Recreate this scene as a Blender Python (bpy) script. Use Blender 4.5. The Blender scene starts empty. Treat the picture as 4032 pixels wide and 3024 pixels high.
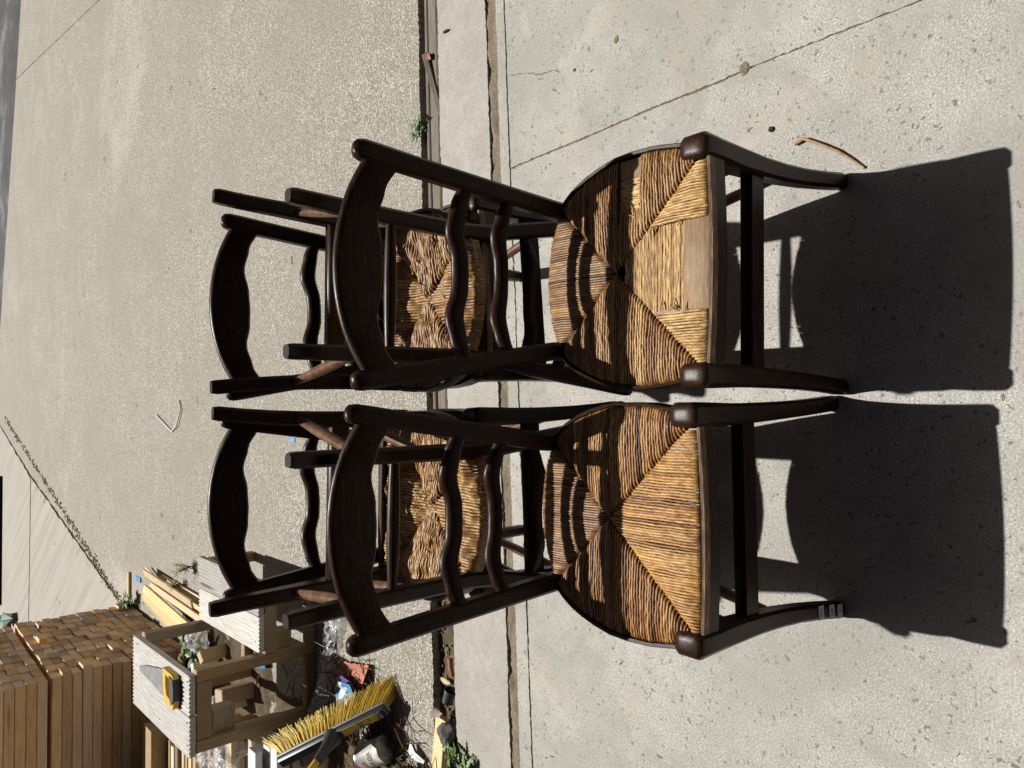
import bpy, math, random
from math import sin, cos, pi, radians, sqrt, exp
from mathutils import Vector, Matrix, noise as mnoise

# ------------------------------------------------------------------ camera, world, sun, exposure
scene = bpy.context.scene
COL = scene.collection
CAM = Vector((0, 0, 1.4849)); PITCH, YAW, ROLL = radians(42.2083), radians(2.1187), radians(-0.8224)
F_ = Vector((sin(YAW)*cos(PITCH), cos(YAW)*cos(PITCH), -sin(PITCH)))
R_ = Vector((cos(YAW), -sin(YAW), 0)); D_ = F_.cross(R_)
R2 = cos(ROLL)*R_ + sin(ROLL)*D_; D2 = -sin(ROLL)*R_ + cos(ROLL)*D_
cam = bpy.data.cameras.new('camera'); cam_o = bpy.data.objects.new('camera', cam); COL.objects.link(cam_o)
cam.sensor_width = 36; cam.lens = 26; cam.clip_start = 0.02; cam.clip_end = 2000
# the photograph is a portrait frame stored on its side: the camera is rolled a quarter turn
mw = Matrix((D2, R2, -F_)).transposed().to_4x4(); mw.translation = CAM
cam_o.matrix_world = mw
scene.camera = cam_o

SUN_AZ, SUN_EL = radians(1.6), radians(54.9)
world = bpy.data.worlds.new('World'); scene.world = world; world.use_nodes = True
wn = world.node_tree; wn.nodes.clear()
sky = wn.nodes.new('ShaderNodeTexSky'); sky.sky_type = 'NISHITA'; sky.sun_disc = False
sky.sun_elevation = SUN_EL; sky.sun_rotation = SUN_AZ
sky.air_density = 0.07; sky.dust_density = 1.5; sky.ozone_density = 0.0
bg = wn.nodes.new('ShaderNodeBackground'); bg.inputs['Strength'].default_value = 0.05
wo = wn.nodes.new('ShaderNodeOutputWorld')
wn.links.new(sky.outputs[0], bg.inputs[0]); wn.links.new(bg.outputs[0], wo.inputs[0])
sun = bpy.data.lights.new('sun', 'SUN'); sun.energy = 5.0; sun.angle = radians(0.5); sun.color = (1.0, 0.965, 0.91)
sun_o = bpy.data.objects.new('sun', sun); COL.objects.link(sun_o)
sd = Vector((-sin(SUN_AZ)*cos(SUN_EL), -cos(SUN_AZ)*cos(SUN_EL), -sin(SUN_EL)))
sun_o.rotation_euler = sd.to_track_quat('-Z', 'Y').to_euler(); sun_o.location = (0, 6, 8)
scene.view_settings.view_transform = 'Standard'; scene.view_settings.look = 'None'
scene.view_settings.exposure = 0.33; scene.view_settings.gamma = 1.0
scene.view_settings.use_curve_mapping = False

rnd = random.Random(7)

# ------------------------------------------------------------------ helpers
def mesh_of(name, verts, faces, mats, smooth=35, cols=None, fmat=None):
    me = bpy.data.meshes.new(name)
    me.from_pydata([tuple(v) for v in verts], [], faces)
    for m in (mats if isinstance(mats, (list, tuple)) else [mats]): me.materials.append(m)
    if fmat:
        me.polygons.foreach_set('material_index', fmat)
    if cols is not None:
        ca = me.color_attributes.new('Col', 'FLOAT_COLOR', 'POINT')
        flat = []
        for c in cols: flat += [c[0], c[1], c[2], 1.0]
        ca.data.foreach_set('color', flat)
    if smooth:
        me.polygons.foreach_set('use_smooth', [True]*len(me.polygons))
        if smooth < 179: me.set_sharp_from_angle(angle=radians(smooth))
    me.update()
    return me

def obj(name, me, parent=None, loc=None, rot=None):
    o = bpy.data.objects.new(name, me); COL.objects.link(o)
    if parent: o.parent = parent
    if loc is not None: o.location = loc
    if rot is not None: o.rotation_euler = rot
    return o

def tag(o, label=None, cat=None, group=None, kind=None):
    if label: o['label'] = label
    if cat: o['category'] = cat
    if group: o['group'] = group
    if kind: o['kind'] = kind
    return o

def thing(name, label, cat, loc=(0, 0, 0), rot=(0, 0, 0), group=None):
    o = obj(name, None, None, loc, rot)
    o.empty_display_size = 0.05
    return tag(o, label, cat, group)

def loft(loops, cap0=True, cap1=True):
    n = len(loops[0]); v = []; f = []
    for lp in loops: v += [Vector(p) for p in lp]
    for i in range(len(loops)-1):
        a = i*n; b = a+n
        for k in range(n):
            k2 = (k+1) % n
            f.append((a+k, a+k2, b+k2, b+k))
    if cap0: f.append(tuple(range(n-1, -1, -1)))
    if cap1: f.append(tuple(range((len(loops)-1)*n, len(loops)*n)))
    return v, f

def join(parts):
    V = []; Fc = []
    for v, f in parts:
        o = len(V); V += list(v); Fc += [tuple(i+o for i in q) for q in f]
    return V, Fc

def rsec(w, d, c):
    w /= 2; d /= 2; c = min(c, w*.9, d*.9)
    return [(-w+c, -d), (w-c, -d), (w, -d+c), (w, d-c), (w-c, d), (-w+c, d), (-w, d-c), (-w, -d+c)]

def osec(r, n=12):
    return [(r*cos(2*pi*k/n), r*sin(2*pi*k/n)) for k in range(n)]

def sweep(path, secs, ref=(1, 0, 0)):
    """path: points; secs: list of 2-D sections, x along ref"""
    P = [Vector(p) for p in path]; ref = Vector(ref); loops = []
    for i, p in enumerate(P):
        t = (P[min(i+1, len(P)-1)]-P[max(i-1, 0)]).normalized()
        a = (ref - t*ref.dot(t)).normalized(); b = t.cross(a)
        loops.append([p+a*x+b*y for x, y in secs[i]])
    return loft(loops)

def box(x0, x1, y0, y1, z0, z1, c=0.0):
    """chamfered box"""
    if c <= 0:
        v = [(x, y, z) for z in (z0, z1) for y in (y0, y1) for x in (x0, x1)]
        return [Vector(p) for p in v], [(0, 2, 3, 1), (4, 5, 7, 6), (0, 1, 5, 4), (2, 6, 7, 3), (0, 4, 6, 2), (1, 3, 7, 5)]
    cx, cy = (x0+x1)/2, (y0+y1)/2
    def lp(z, k): return [(cx+a, cy+b, z) for a, b in rsec((x1-x0)-2*k, (y1-y0)-2*k, c)]
    return loft([lp(z0, c), lp(z0+c, 0), lp(z1-c, 0), lp(z1, c)])

def xform(vf, M): return [M @ Vector(p) for p in vf[0]], vf[1]

def frame(origin, xdir, zhint=(0, 0, 1)):
    x = Vector(xdir).normalized(); z = Vector(zhint); z = (z-x*z.dot(x)).normalized(); y = z.cross(x)
    M = Matrix((x, y, z)).transposed().to_4x4(); M.translation = Vector(origin); return M

def lerp(a, b, t): return a+(b-a)*t
def mixc(a, b, t): return tuple(lerp(p, q, t) for p, q in zip(a, b))
def interp(tab, x):
    if x <= tab[0][0]: return tab[0][1]
    for (a, va), (b, vb) in zip(tab, tab[1:]):
        if x <= b: return lerp(va, vb, (x-a)/(b-a))
    return tab[-1][1]
def n1(x, s=0.0): return mnoise.noise(Vector((x, s, 3.7)))

# ------------------------------------------------------------------ materials
class NT:
    def __init__(s, name):
        s.m = bpy.data.materials.new(name); s.m.use_nodes = True; s.t = s.m.node_tree
        s.b = s.t.nodes['Principled BSDF']; s.out = s.t.nodes['Material Output']
    def n(s, ty, **kw):
        nd = s.t.nodes.new(ty)
        for k, v in kw.items():
            if k.startswith('_'): setattr(nd, k[1:], v)
            else:
                k = int(k[1:]) if k[0] == 'i' and k[1:].isdigit() else k.replace('__', ' ')
                nd.inputs[k].default_value = v
        return nd
    def l(s, a, b): s.t.links.new(a, b)
    def coord(s, scale=(1, 1, 1), kind='Object', off=None):
        tc = s.n('ShaderNodeTexCoord'); mp = s.n('ShaderNodeMapping'); mp.inputs['Scale'].default_value = scale
        s.l(tc.outputs[kind], mp.inputs[0])
        if off is not None: s.l(off, mp.inputs['Location'])
        return mp.outputs[0]
    def noise(s, vec, scale, detail=4, rough=.55, dist=0):
        nd = s.n('ShaderNodeTexNoise', Scale=scale, Detail=detail, Roughness=rough, Distortion=dist); s.l(vec, nd.inputs['Vector']); return nd.outputs['Fac']
    def vor(s, vec, scale, feat='F1', rand=1):
        nd = s.n('ShaderNodeTexVoronoi', Scale=scale, Randomness=rand); nd.feature = feat; s.l(vec, nd.inputs['Vector']); return nd
    def ramp(s, fac, stops, interp='LINEAR'):
        nd = s.n('ShaderNodeValToRGB'); nd.color_ramp.interpolation = interp
        e = nd.color_ramp.elements
        while len(e) < len(stops): e.new(.5)
        for i, (p, c) in enumerate(stops):
            e[i].position = p; e[i].color = (c if isinstance(c, (tuple, list)) else (c, c, c)) + ((1,) if not isinstance(c, (tuple, list)) or len(c) == 3 else ())
        s.l(fac, nd.inputs[0]); return nd.outputs[0]
    def mix(s, fac, a, b, mode='MIX'):
        nd = s.n('ShaderNodeMix'); nd.data_type = 'RGBA'; nd.blend_type = mode
        for v, i in ((fac, 0), (a, 6), (b, 7)):
            if hasattr(v, 'is_linked'): s.l(v, nd.inputs[i])
            else: nd.inputs[i].default_value = v if i == 0 else (tuple(v)+(1,))
        return nd.outputs[2]
    def math(s, op, a, b=0.0):
        nd = s.n('ShaderNodeMath'); nd.operation = op
        for v, i in ((a, 0), (b, 1)):
            if hasattr(v, 'is_linked'): s.l(v, nd.inputs[i])
            else: nd.inputs[i].default_value = v
        return nd.outputs[0]
    def bump(s, h, strength=.5, dist=.002):
        nd = s.n('ShaderNodeBump', Strength=strength, Distance=dist); s.l(h, nd.inputs['Height']); s.l(nd.outputs[0], s.b.inputs['Normal']); return nd
    def done(s, color=None, rough=None, spec=None):
        for v, k in ((color, 'Base Color'), (rough, 'Roughness'), (spec, 'Specular IOR Level')):
            if v is None: continue
            if hasattr(v, 'is_linked'): s.l(v, s.b.inputs[k])
            else: s.b.inputs[k].default_value = (tuple(v)+(1,)) if k == 'Base Color' else v
        return s.m

def plain(name, c, rough=.6, spec=.4, metal=0, var=.12, sc=60):
    t = NT(name); v = t.coord()
    n = t.noise(v, sc, 4)
    a = tuple(x*(1-var) for x in c); b = tuple(min(1, x*(1+var)) for x in c)
    t.b.inputs['Metallic'].default_value = metal
    t.bump(n, .15, .001)
    return t.done(t.ramp(n, [(.3, a), (.7, b)]), rough, spec)

def dark_wood(name, scale):
    t = NT(name); v = t.coord(scale)
    g = t.noise(v, 9, 6, .65, .4); w = t.noise(v, 2.2, 3, .5)
    big = t.noise(t.coord(), 9, 3)
    c = t.ramp(g, [(.25, (.004, .0018, .0011)), (.5, (.0145, .0056, .0027)), (.75, (.052, .0215, .0105))])
    c = t.mix(t.ramp(w, [(.4, 0), (.75, .5)]), c, (.042, .020, .012))
    c = t.mix(t.ramp(big, [(.45, 0), (.8, .45)]), c, (.018, .010, .008))
    sc_ = t.noise(t.coord((scale[0]*2.5, scale[1]*2.5, scale[2]*2.5)), 3.1, 5, .8)
    c = t.mix(t.ramp(sc_, [(.57, 0), (.72, .55)]), c, (.13, .07, .038))
    t.bump(t.math('ADD', g, t.math('MULTIPLY', sc_, .5)), .22, .001)
    return t.done(c, t.ramp(sc_, [(.3, .26), (.7, .44)]), .18)
M_WX = dark_wood('stained_oak_across', (3, 40, 40)); M_WZ = dark_wood('stained_oak_upright', (40, 40, 3)); M_WY = dark_wood('stained_oak_deep', (40, 3, 40))

def raw_wood(name, scale, a, b, c, rough=.7, rv=True, knots=True):
    t = NT(name)
    oi = t.n('ShaderNodeObjectInfo')
    sc = t.n('ShaderNodeCombineXYZ'); t.l(t.math('MULTIPLY', oi.outputs['Random'], 37.0), sc.inputs[0]); t.l(t.math('MULTIPLY', oi.outputs['Random'], 91.0), sc.inputs[1]); t.l(t.math('MULTIPLY', oi.outputs['Random'], 53.0), sc.inputs[2])
    v = t.coord(scale, off=sc.outputs[0])
    g = t.noise(v, 6, 6, .6, .8)
    w = t.n('ShaderNodeTexWave', Scale=1.2, Distortion=9.0, Detail=3.0); w.inputs['Detail Scale'].default_value = 1.4; t.l(v, w.inputs['Vector'])
    col = t.ramp(g, [(.28, a), (.5, b), (.72, c)])
    col = t.mix(t.math('MULTIPLY', w.outputs['Fac'], .30), col, tuple(x*.72 for x in b))
    if knots:
        kn = t.vor(t.coord(tuple(max(x*.35, 1) for x in scale), off=sc.outputs[0]), 1.1)
        col = t.mix(t.ramp(kn.outputs['Distance'], [(.05, .8), (.13, 0)]), col, (.16, .07, .03))
    if rv:
        hsv = t.n('ShaderNodeHueSaturation'); t.l(col, hsv.inputs['Color'])
        t.l(t.math('ADD', t.math('MULTIPLY', oi.outputs['Random'], .4), .8), hsv.inputs['Value'])
        t.l(t.math('ADD', t.math('MULTIPLY', t.math('FRACT', t.math('MULTIPLY', oi.outputs['Random'], 17.3)), .5), .7), hsv.inputs['Saturation'])
        col = hsv.outputs[0]
    t.bump(g, .3, .001)
    return t.done(col, rough, .25)
M_PINE_X = raw_wood('sawn_pine_long', (1.2, 30, 30), (.62, .37, .17), (.78, .53, .29), (.84, .62, .38))
M_LATH = raw_wood('fresh_lath', (30, 2, 30), (.56, .40, .20), (.66, .50, .28), (.74, .60, .38), .65, knots=False)
M_TRIM = raw_wood('trim_pine', (1.5, 40, 40), (.36, .24, .14), (.5, .37, .23), (.6, .47, .31), .6)
M_FRAME = raw_wood('treated_pine', (30, 30, 2.2), (.28, .19, .10), (.38, .27, .155), (.46, .34, .21), .7)
M_FRAMEX = raw_wood('treated_pine_across', (2.2, 30, 30), (.26, .175, .09), (.35, .25, .14), (.43, .32, .19), .7)
M_DECK = raw_wood('weathered_decking', (26, 1.6, 26), (.34, .32, .29), (.50, .48, .45), (.62, .60, .57), .85)
M_DRIFT = raw_wood('old_grey_timber', (30, 2, 30), (.10, .085, .066), (.17, .148, .118), (.25, .22, .18), .9, False, False)

def end_grain():
    t = NT('pine_end_grain'); oi = t.n('ShaderNodeObjectInfo')
    sc = t.n('ShaderNodeCombineXYZ'); t.l(t.math('MULTIPLY', oi.outputs['Random'], 3.0), sc.inputs[1]); t.l(t.math('SUBTRACT', t.math('MULTIPLY', oi.outputs['Random'], .5), .35), sc.inputs[2])
    v = t.coord((1, 1, 1), off=sc.outputs[0])
    w = t.n('ShaderNodeTexWave', Scale=42.0, Distortion=1.2, Detail=2.0); w.wave_type = 'RINGS'; w.rings_direction = 'X'; t.l(v, w.inputs['Vector'])
    n = t.noise(v, 45, 4)
    col = t.mix(t.math('MULTIPLY', w.outputs['Fac'], .6), (.66, .46, .275), (.45, .29, .16))
    col = t.mix(t.ramp(n, [(.4, 0), (.7, .45)]), col, (.60, .49, .36))
    hsv = t.n('ShaderNodeHueSaturation'); t.l(col, hsv.inputs['Color'])
    t.l(t.math('ADD', t.math('MULTIPLY', oi.outputs['Random'], .6), .68), hsv.inputs['Value'])
    t.l(t.math('ADD', t.math('MULTIPLY', t.math('FRACT', t.math('MULTIPLY', oi.outputs['Random'], 9.1)), .5), .65), hsv.inputs['Saturation'])
    return t.done(hsv.outputs[0], .85, .2)
M_END = end_grain()

def rush_mat(name, gain=1.0):
    t = NT(name); at = t.n('ShaderNodeAttribute'); at.attribute_name = 'Col'
    n = t.noise(t.coord(), 420, 3); n2 = t.noise(t.coord(), 26, 3)
    c = t.mix(t.ramp(n, [(.3, .45), (.55, 0)]), at.outputs['Color'], (.07, .035, .015))
    c = t.mix(t.ramp(n2, [(.55, 0), (.8, .35)]), c, (.12, .065, .03))
    t.bump(n, .5, .0008)
    return t.done(c, .42, .45)
M_RUSH = rush_mat('rush_strands')

def concrete_near():
    t = NT('pitted_concrete'); v = t.coord()
    big = t.noise(v, 2.2, 5, .6); mid = t.noise(v, 28, 5, .7); fine = t.noise(v, 250, 4, .75); gr = t.noise(v, 650, 2)
    c = t.ramp(big, [(.25, (.29, .28, .255)), (.45, (.385, .373, .342)), (.6, (.42, .408, .375)), (.78, (.465, .452, .415))])
    pat = t.noise(v, 9, 6, .75, .6); c = t.mix(t.ramp(pat, [(.36, .5), (.56, 0)]), c, (.30, .29, .265))
    c = t.mix(t.ramp(mid, [(.38, .35), (.55, 0)]), c, (.29, .28, .25))
    c = t.mix(t.ramp(fine, [(.40, .65), (.5, 0)]), c, (.20, .19, .168))
    c = t.mix(t.ramp(fine, [(.53, 0), (.66, .8)]), c, (.70, .68, .62))
    wv = t.n('ShaderNodeVectorMath'); wv.operation = 'ADD'
    nd = t.n('ShaderNodeTexNoise', Scale=90.0); t.l(v, nd.inputs['Vector'])
    sc = t.n('ShaderNodeVectorMath'); sc.operation = 'SCALE'; sc.inputs['Scale'].default_value = .022; t.l(nd.outputs['Color'], sc.inputs[0])
    t.l(v, wv.inputs[0]); t.l(sc.outputs[0], wv.inputs[1])
    vo = t.vor(wv.outputs[0], 95); pr = t.n('ShaderNodeSeparateColor'); t.l(vo.outputs['Color'], pr.inputs[0])
    size = t.math('MULTIPLY', t.math('POWER', pr.outputs[0], 1.6), .40)
    pit = t.math('MULTIPLY', t.math('LESS_THAN', vo.outputs['Distance'], size), t.math('GREATER_THAN', pr.outputs[1], .35))
    c = t.mix(t.math('MULTIPLY', pit, t.ramp(t.noise(v, 7, 3), [(.32, .45), (.55, .95)])), c, (.13, .118, .098))
    lg = t.noise(v, 1.1, 4, .6, .8); c = t.mix(t.ramp(lg, [(.36, .62), (.52, 0)]), c, (.27, .26, .235)); l2 = t.noise(v, 3.4, 6, .7, 1.2); c = t.mix(t.ramp(l2, [(.36, .55), (.5, 0)]), c, (.265, .255, .23)); c = t.mix(t.ramp(l2, [(.58, 0), (.72, .4)]), c, (.55, .54, .505)); c = t.mix(t.ramp(lg, [(.56, 0), (.7, .35)]), c, (.53, .515, .475))
    stain = t.noise(v, 5.5, 3, .5); c = t.mix(t.ramp(stain, [(.56, 0), (.74, .35)]), c, (.38, .325, .25))
    h = t.math('SUBTRACT', t.math('ADD', t.math('MULTIPLY', fine, .5), t.math('MULTIPLY', gr, .35)), t.math('MULTIPLY', pit, .6))
    t.bump(h, .55, .0022)
    return t.done(c, .85, .25)
def concrete_strip():
    t = NT('smooth_concrete'); v = t.coord()
    big = t.noise(v, 4, 4, .6); mid = t.noise(v, 40, 5, .7); fine = t.noise(v, 300, 3, .7)
    c = t.ramp(big, [(.3, (.33, .315, .28)), (.55, (.40, .385, .35)), (.75, (.45, .435, .40))])
    c = t.mix(t.ramp(mid, [(.35, .5), (.56, 0)]), c, (.27, .25, .215))
    c = t.mix(t.ramp(t.noise(v, 11, 5, .7), [(.4, .4), (.55, 0)]), c, (.28, .265, .235))
    c = t.mix(t.ramp(fine, [(.38, .7), (.52, 0)]), c, (.20, .185, .155))
    c = t.mix(t.ramp(fine, [(.54, 0), (.68, .5)]), c, (.58, .56, .52))
    t.bump(t.math('ADD', mid, t.math('MULTIPLY', fine, .5)), .4, .002)
    return t.done(c, .88, .2)
def aggregate(name, tint=1.0):
    t = NT(name); v = t.coord()
    vo = t.vor(v, 185); sep = t.n('ShaderNodeSeparateColor'); t.l(vo.outputs['Color'], sep.inputs[0])
    vb = t.vor(v, 90); sb = t.n('ShaderNodeSeparateColor'); t.l(vb.outputs['Color'], sb.inputs[0])
    stone = t.ramp(sep.outputs[0], [(0, (.14, .122, .095)), (.25, (.32, .295, .24)), (.6, (.46, .43, .36)), (.82, (.63, .60, .53)), (1, (.86, .85, .81))])
    stone = t.mix(t.math('MULTIPLY', t.math('GREATER_THAN', sb.outputs[1], .80), t.math('LESS_THAN', vb.outputs['Distance'], .34)), stone, t.ramp(sb.outputs[0], [(0, (.22, .18, .14)), (.5, (.5, .44, .36)), (1, (.72, .70, .66))]))
    gap = t.ramp(vo.outputs['Distance'], [(.40, 0), (.62, .85)])
    c = t.mix(gap, stone, (.18, .165, .135))
    pt_ = t.noise(v, 5, 6, .7, .5); c = t.mix(t.ramp(pt_, [(.38, .28), (.56, 0)]), c, (.24, .215, .17)); c = t.mix(t.ramp(pt_, [(.55, 0), (.75, .15)]), c, (.56, .54, .49))
    big = t.noise(v, 1.3, 5, .6); c = t.mix(t.ramp(big, [(.36, .5), (.56, 0)]), c, (.27, .24, .19)); b2 = t.noise(v, .55, 5, .65, 1.0); c = t.mix(t.ramp(b2, [(.40, .35), (.54, 0)]), c, (.28, .262, .225)); c = t.mix(t.ramp(b2, [(.56, 0), (.72, .3)]), c, (.58, .56, .52))
    oil = t.noise(v, 2.6, 4, .6, .5); c = t.mix(t.ramp(oil, [(.66, 0), (.76, .5)]), c, (.21, .195, .17))
    br = t.noise(t.coord((.8, 34, 1)), 1, 4, .6); c = t.mix(t.ramp(br, [(.45, 0), (.75, .26)]), c, (.25, .225, .185))
    h = t.math('SUBTRACT', 1.0, vo.outputs['Distance'])
    t.bump(t.math('ADD', h, t.math('MULTIPLY', br, .6)), .8, .0045)
    return t.done(c, .8, .3)
def brushed():
    t = NT('brushed_concrete')
    tc = t.n('ShaderNodeTexCoord'); mp = t.n('ShaderNodeMapping'); mp.inputs['Scale'].default_value = (.7, 13, 1); mr = t.n('ShaderNodeMapping'); mr.inputs['Rotation'].default_value = (0, 0, radians(58.6)); t.l(tc.outputs['Object'], mr.inputs[0]); t.l(mr.outputs[0], mp.inputs[0])
    br = t.noise(mp.outputs[0], 1, 5, .65); v = t.coord(); fine = t.noise(v, 160, 4, .7); big = t.noise(v, 1.6, 4)
    c = t.ramp(br, [(.3, (.28, .258, .22)), (.5, (.37, .345, .30)), (.7, (.42, .395, .345))])
    c = t.mix(t.ramp(fine, [(.38, .4), (.55, 0)]), c, (.25, .23, .2)); c = t.mix(t.ramp(big, [(.4, .3), (.6, 0)]), c, (.30, .29, .275))
    t.bump(t.math('ADD', br, t.math('MULTIPLY', fine, .3)), .6, .008)
    return t.done(c, .85, .25)
def asphalt():
    t = NT('worn_asphalt'); v = t.coord(); big = t.noise(v, 1.1, 6, .7); fine = t.noise(v, 120, 3, .7)
    c = t.ramp(big, [(.36, (.045, .046, .05)), (.52, (.085, .085, .088)), (.62, (.20, .20, .195))])
    c = t.mix(t.ramp(fine, [(.4, .5), (.6, 0)]), c, (.03, .03, .032)); t.bump(fine, .5, .004)
    return t.done(c, .9, .3)
def soil(name='damp_soil', a=(.075, .055, .035), b=(.15, .115, .075), c_=(.24, .195, .14)):
    t = NT(name); v = t.coord(); n = t.noise(v, 14, 6, .7); f = t.noise(v, 180, 4, .7)
    c = t.ramp(n, [(.3, a), (.55, b), (.75, c_)]); c = t.mix(t.ramp(f, [(.35, .6), (.6, 0)]), c, tuple(x*.5 for x in a))
    t.bump(t.math('ADD', n, t.math('MULTIPLY', f, .6)), .8, .01)
    return t.done(c, .95, .1)
M_CONC = concrete_near(); M_STRIP = concrete_strip(); M_AGG = aggregate('exposed_aggregate'); M_BRUSH = brushed(); M_ASPH = asphalt()
M_SOIL = soil(); M_MUD = soil('dried_mud', (.18, .145, .10), (.26, .22, .16), (.34, .295, .225))
M_FILL = soil('joint_dirt', (.17, .135, .10), (.24, .20, .15), (.31, .265, .205))

# ------------------------------------------------------------------ ground: one wide sheet, slabs laid over it
def structure(name, vf, m, smooth=30):
    return tag(obj(name, mesh_of(name, vf[0], vf[1], m, smooth)), kind='structure')

structure('ground', ([Vector((-300, -300, -.075)), Vector((300, -300, -.075)), Vector((300, 300, -.075)), Vector((-300, 300, -.075))], [(0, 1, 2, 3)]), M_SOIL, 0)

def jag(p, q, step=.012, amp=.002, seed=0.0, low=.006):
    p = Vector((p[0], p[1], 0)); q = Vector((q[0], q[1], 0)); L = (q-p).length; n = max(2, int(L/step)); t = (q-p)/L; nrm = Vector((-t.y, t.x, 0))
    out = []
    for i in range(n):
        s = L*i/n
        a = amp*(mnoise.noise(Vector((s*60, seed, 0)))*1.2+.8*mnoise.noise(Vector((s*190, seed, 4)))) + low*mnoise.noise(Vector((s*5, seed, 9)))
        if i == 0: a = 0
        out.append(p+t*s+nrm*a)
    return out
def slab(name, sides, m, z=0.0, depth=.07):
    """sides: list of (point, jag-options or None); polygon counter-clockwise"""
    pts = []
    for i, (p, o) in enumerate(sides):
        q = sides[(i+1) % len(sides)][0]
        pts += jag(p, q, **o) if o else [Vector((p[0], p[1], 0))]
    n = len(pts); c = .0015
    top = [Vector((p.x, p.y, z)) for p in pts]; bot = [Vector((p.x, p.y, z-depth)) for p in pts]
    f = [tuple(range(n))]+[(i, n+i, n+(i+1) % n, (i+1) % n) for i in range(n)]
    return structure(name, (top+bot, f), m, 30)
yc = lambda x: 1.606+.0395*x     # hairline joint
ym0 = lambda x: 1.653+.033*x     # mud groove near / far
ym1 = lambda x: 1.698+.036*x
yh0 = lambda x: 1.954+.031*x     # open channel near / far
yh1 = lambda x: 2.072+.025*x
J = lambda s, a=.0030, l=.004, st=.010: dict(step=st, amp=a, seed=s, low=l)
XL, XR = -4.0, 5.0
g = .0032
slab('concrete_slab', [((XL, -3), None), ((.758, -3), J(1)), ((.745, .43), J(2)), ((.738, .842), J(3)), ((.708-g, yc(.708)-g), J(4)), ((XL, yc(XL)-g), None)], M_CONC)
slab('concrete_slab', [((.762, -3), None), ((XR, -3), None), ((XR, yc(XR)-g), J(5)), ((.708+g, yc(.708)-g), J(6)), ((.742, .842), J(7)), ((.749, .43), J(8))], M_CONC)
slab('concrete_margin', [((XL, yc(XL)+g), J(9)), ((XR, yc(XR)+g), None), ((XR, ym0(XR)), J(10, .003)), ((XL, ym0(XL)), None)], M_CONC)
slab('concrete_strip', [((XL, ym1(XL)), J(11, .0035)), ((XR, ym1(XR)), None), ((XR, yh0(XR)), J(12, .004, .008)), ((XL, yh0(XL)), None)], M_STRIP)
slab('aggregate_slab', [((-2.2, yh1(-2.2)), J(13, .005, .008)), ((2.5, yh1(2.5)), None), ((3.19, 6.15), J(14)), ((3.87, 10.24), None), ((1.008, 11.287), None), ((-.10, 11.6), None), ((-.684, 9.186), J(15, .01, .02, .03)), ((-1.361, 5.824), None), ((-2.3, 2.6), None)], M_AGG)
slab('aggregate_slab', [((2.505, yh1(2.5)), None), ((9, 2.3), None), ((9, 8.5), None), ((3.88, 10.24), J(16)), ((3.196, 6.15), None)], M_AGG)
slab('brushed_slab', [((-8, 2.2), None), ((-2.32, 2.6), None), ((-1.385, 5.824), J(17, .006, .02, .03)), ((-.72, 9.15), J(18, .004)), ((-8, 9.45), None)], M_BRUSH)
slab('brushed_slab', [((-8, 9.48), J(19, .004)), ((-.72, 9.19), J(20, .01, .02, .03)), ((-.14, 11.5), None), ((-.3, 14), None), ((-8, 14), None)], M_BRUSH)
slab('road', [((9, 8.52), J(21, .02, .05, .05)), ((16, 6.5), None), ((40, 60), None), ((-30, 60), None), ((-.3, 14.02), None), ((-.10, 11.62), J(22, .02, .05, .05)), ((3.88, 10.26), None)][0:7], M_ASPH, z=-.012)
# dirt lying in the joints
def ribbon(name, f0, f1, x0, x1, z, m, amp=.004, nx=400, ny=6):
    V = []; Fc = []
    for i in range(nx+1):
        x = lerp(x0, x1, i/nx)
        for j in range(ny+1):
            t = j/ny; y = lerp(f0(x), f1(x), t)
            V.append(Vector((x, y, z+amp*(mnoise.noise(Vector((x*14, y*40, 2)))+.5*mnoise.noise(Vector((x*60, y*90, 5)))))))
    for i in range(nx):
        for j in range(ny):
            a = i*(ny+1)+j; Fc.append((a, a+ny+1, a+ny+2, a+1))
    return structure(name, (V, Fc), m, 180)
ribbon('dried_mud_groove', lambda x: ym0(x)-.01, lambda x: ym1(x)+.01, -2.2, 2.4, -.006, M_MUD, .007, 500, 7)
ribbon('channel_bed', lambda x: yh0(x)-.02, lambda x: yh1(x)+.02, -2.2, 2.4, -.032, M_SOIL, .010, 500, 8)
ribbon('joint_dirt', lambda x: yc(x)-.01, lambda x: yc(x)+.01, XL, XR, -.0030, M_FILL, .0006, 300, 3)
def ribbon_y(name, pts, w, z, m):
    V = []; Fc = []
    for i in range(len(pts)):
        p = Vector(pts[i]+(0,)); q = Vector(pts[min(i+1, len(pts)-1)]+(0,)); o = Vector(pts[max(i-1, 0)]+(0,)); t = (q-o).normalized(); n = Vector((-t.y, t.x, 0))*w
        V += [Vector((p.x, p.y, z))+n, Vector((p.x, p.y, z))-n]
    for i in range(len(pts)-1): Fc.append((2*i, 2*i+1, 2*i+3, 2*i+2))
    return structure(name, (V, Fc), m, 0)
ribbon_y('joint_dirt', [(.76, -3), (.747, .43), (.740, .842), (.708, 1.62)], .02, -.0030, M_FILL)
ribbon_y('joint_dirt', [(-2.31, 2.6), (-1.373, 5.824), (-.70, 9.17), (-.12, 11.6)], .05, -.012, M_SOIL)
ribbon_y('joint_dirt', [(-8, 9.465), (-.72, 9.17)], .03, -.02, M_SOIL)
ribbon_y('joint_dirt', [(2.5, 2.14), (3.193, 6.15), (3.875, 10.24)], .02, -.01, M_FILL)

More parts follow.
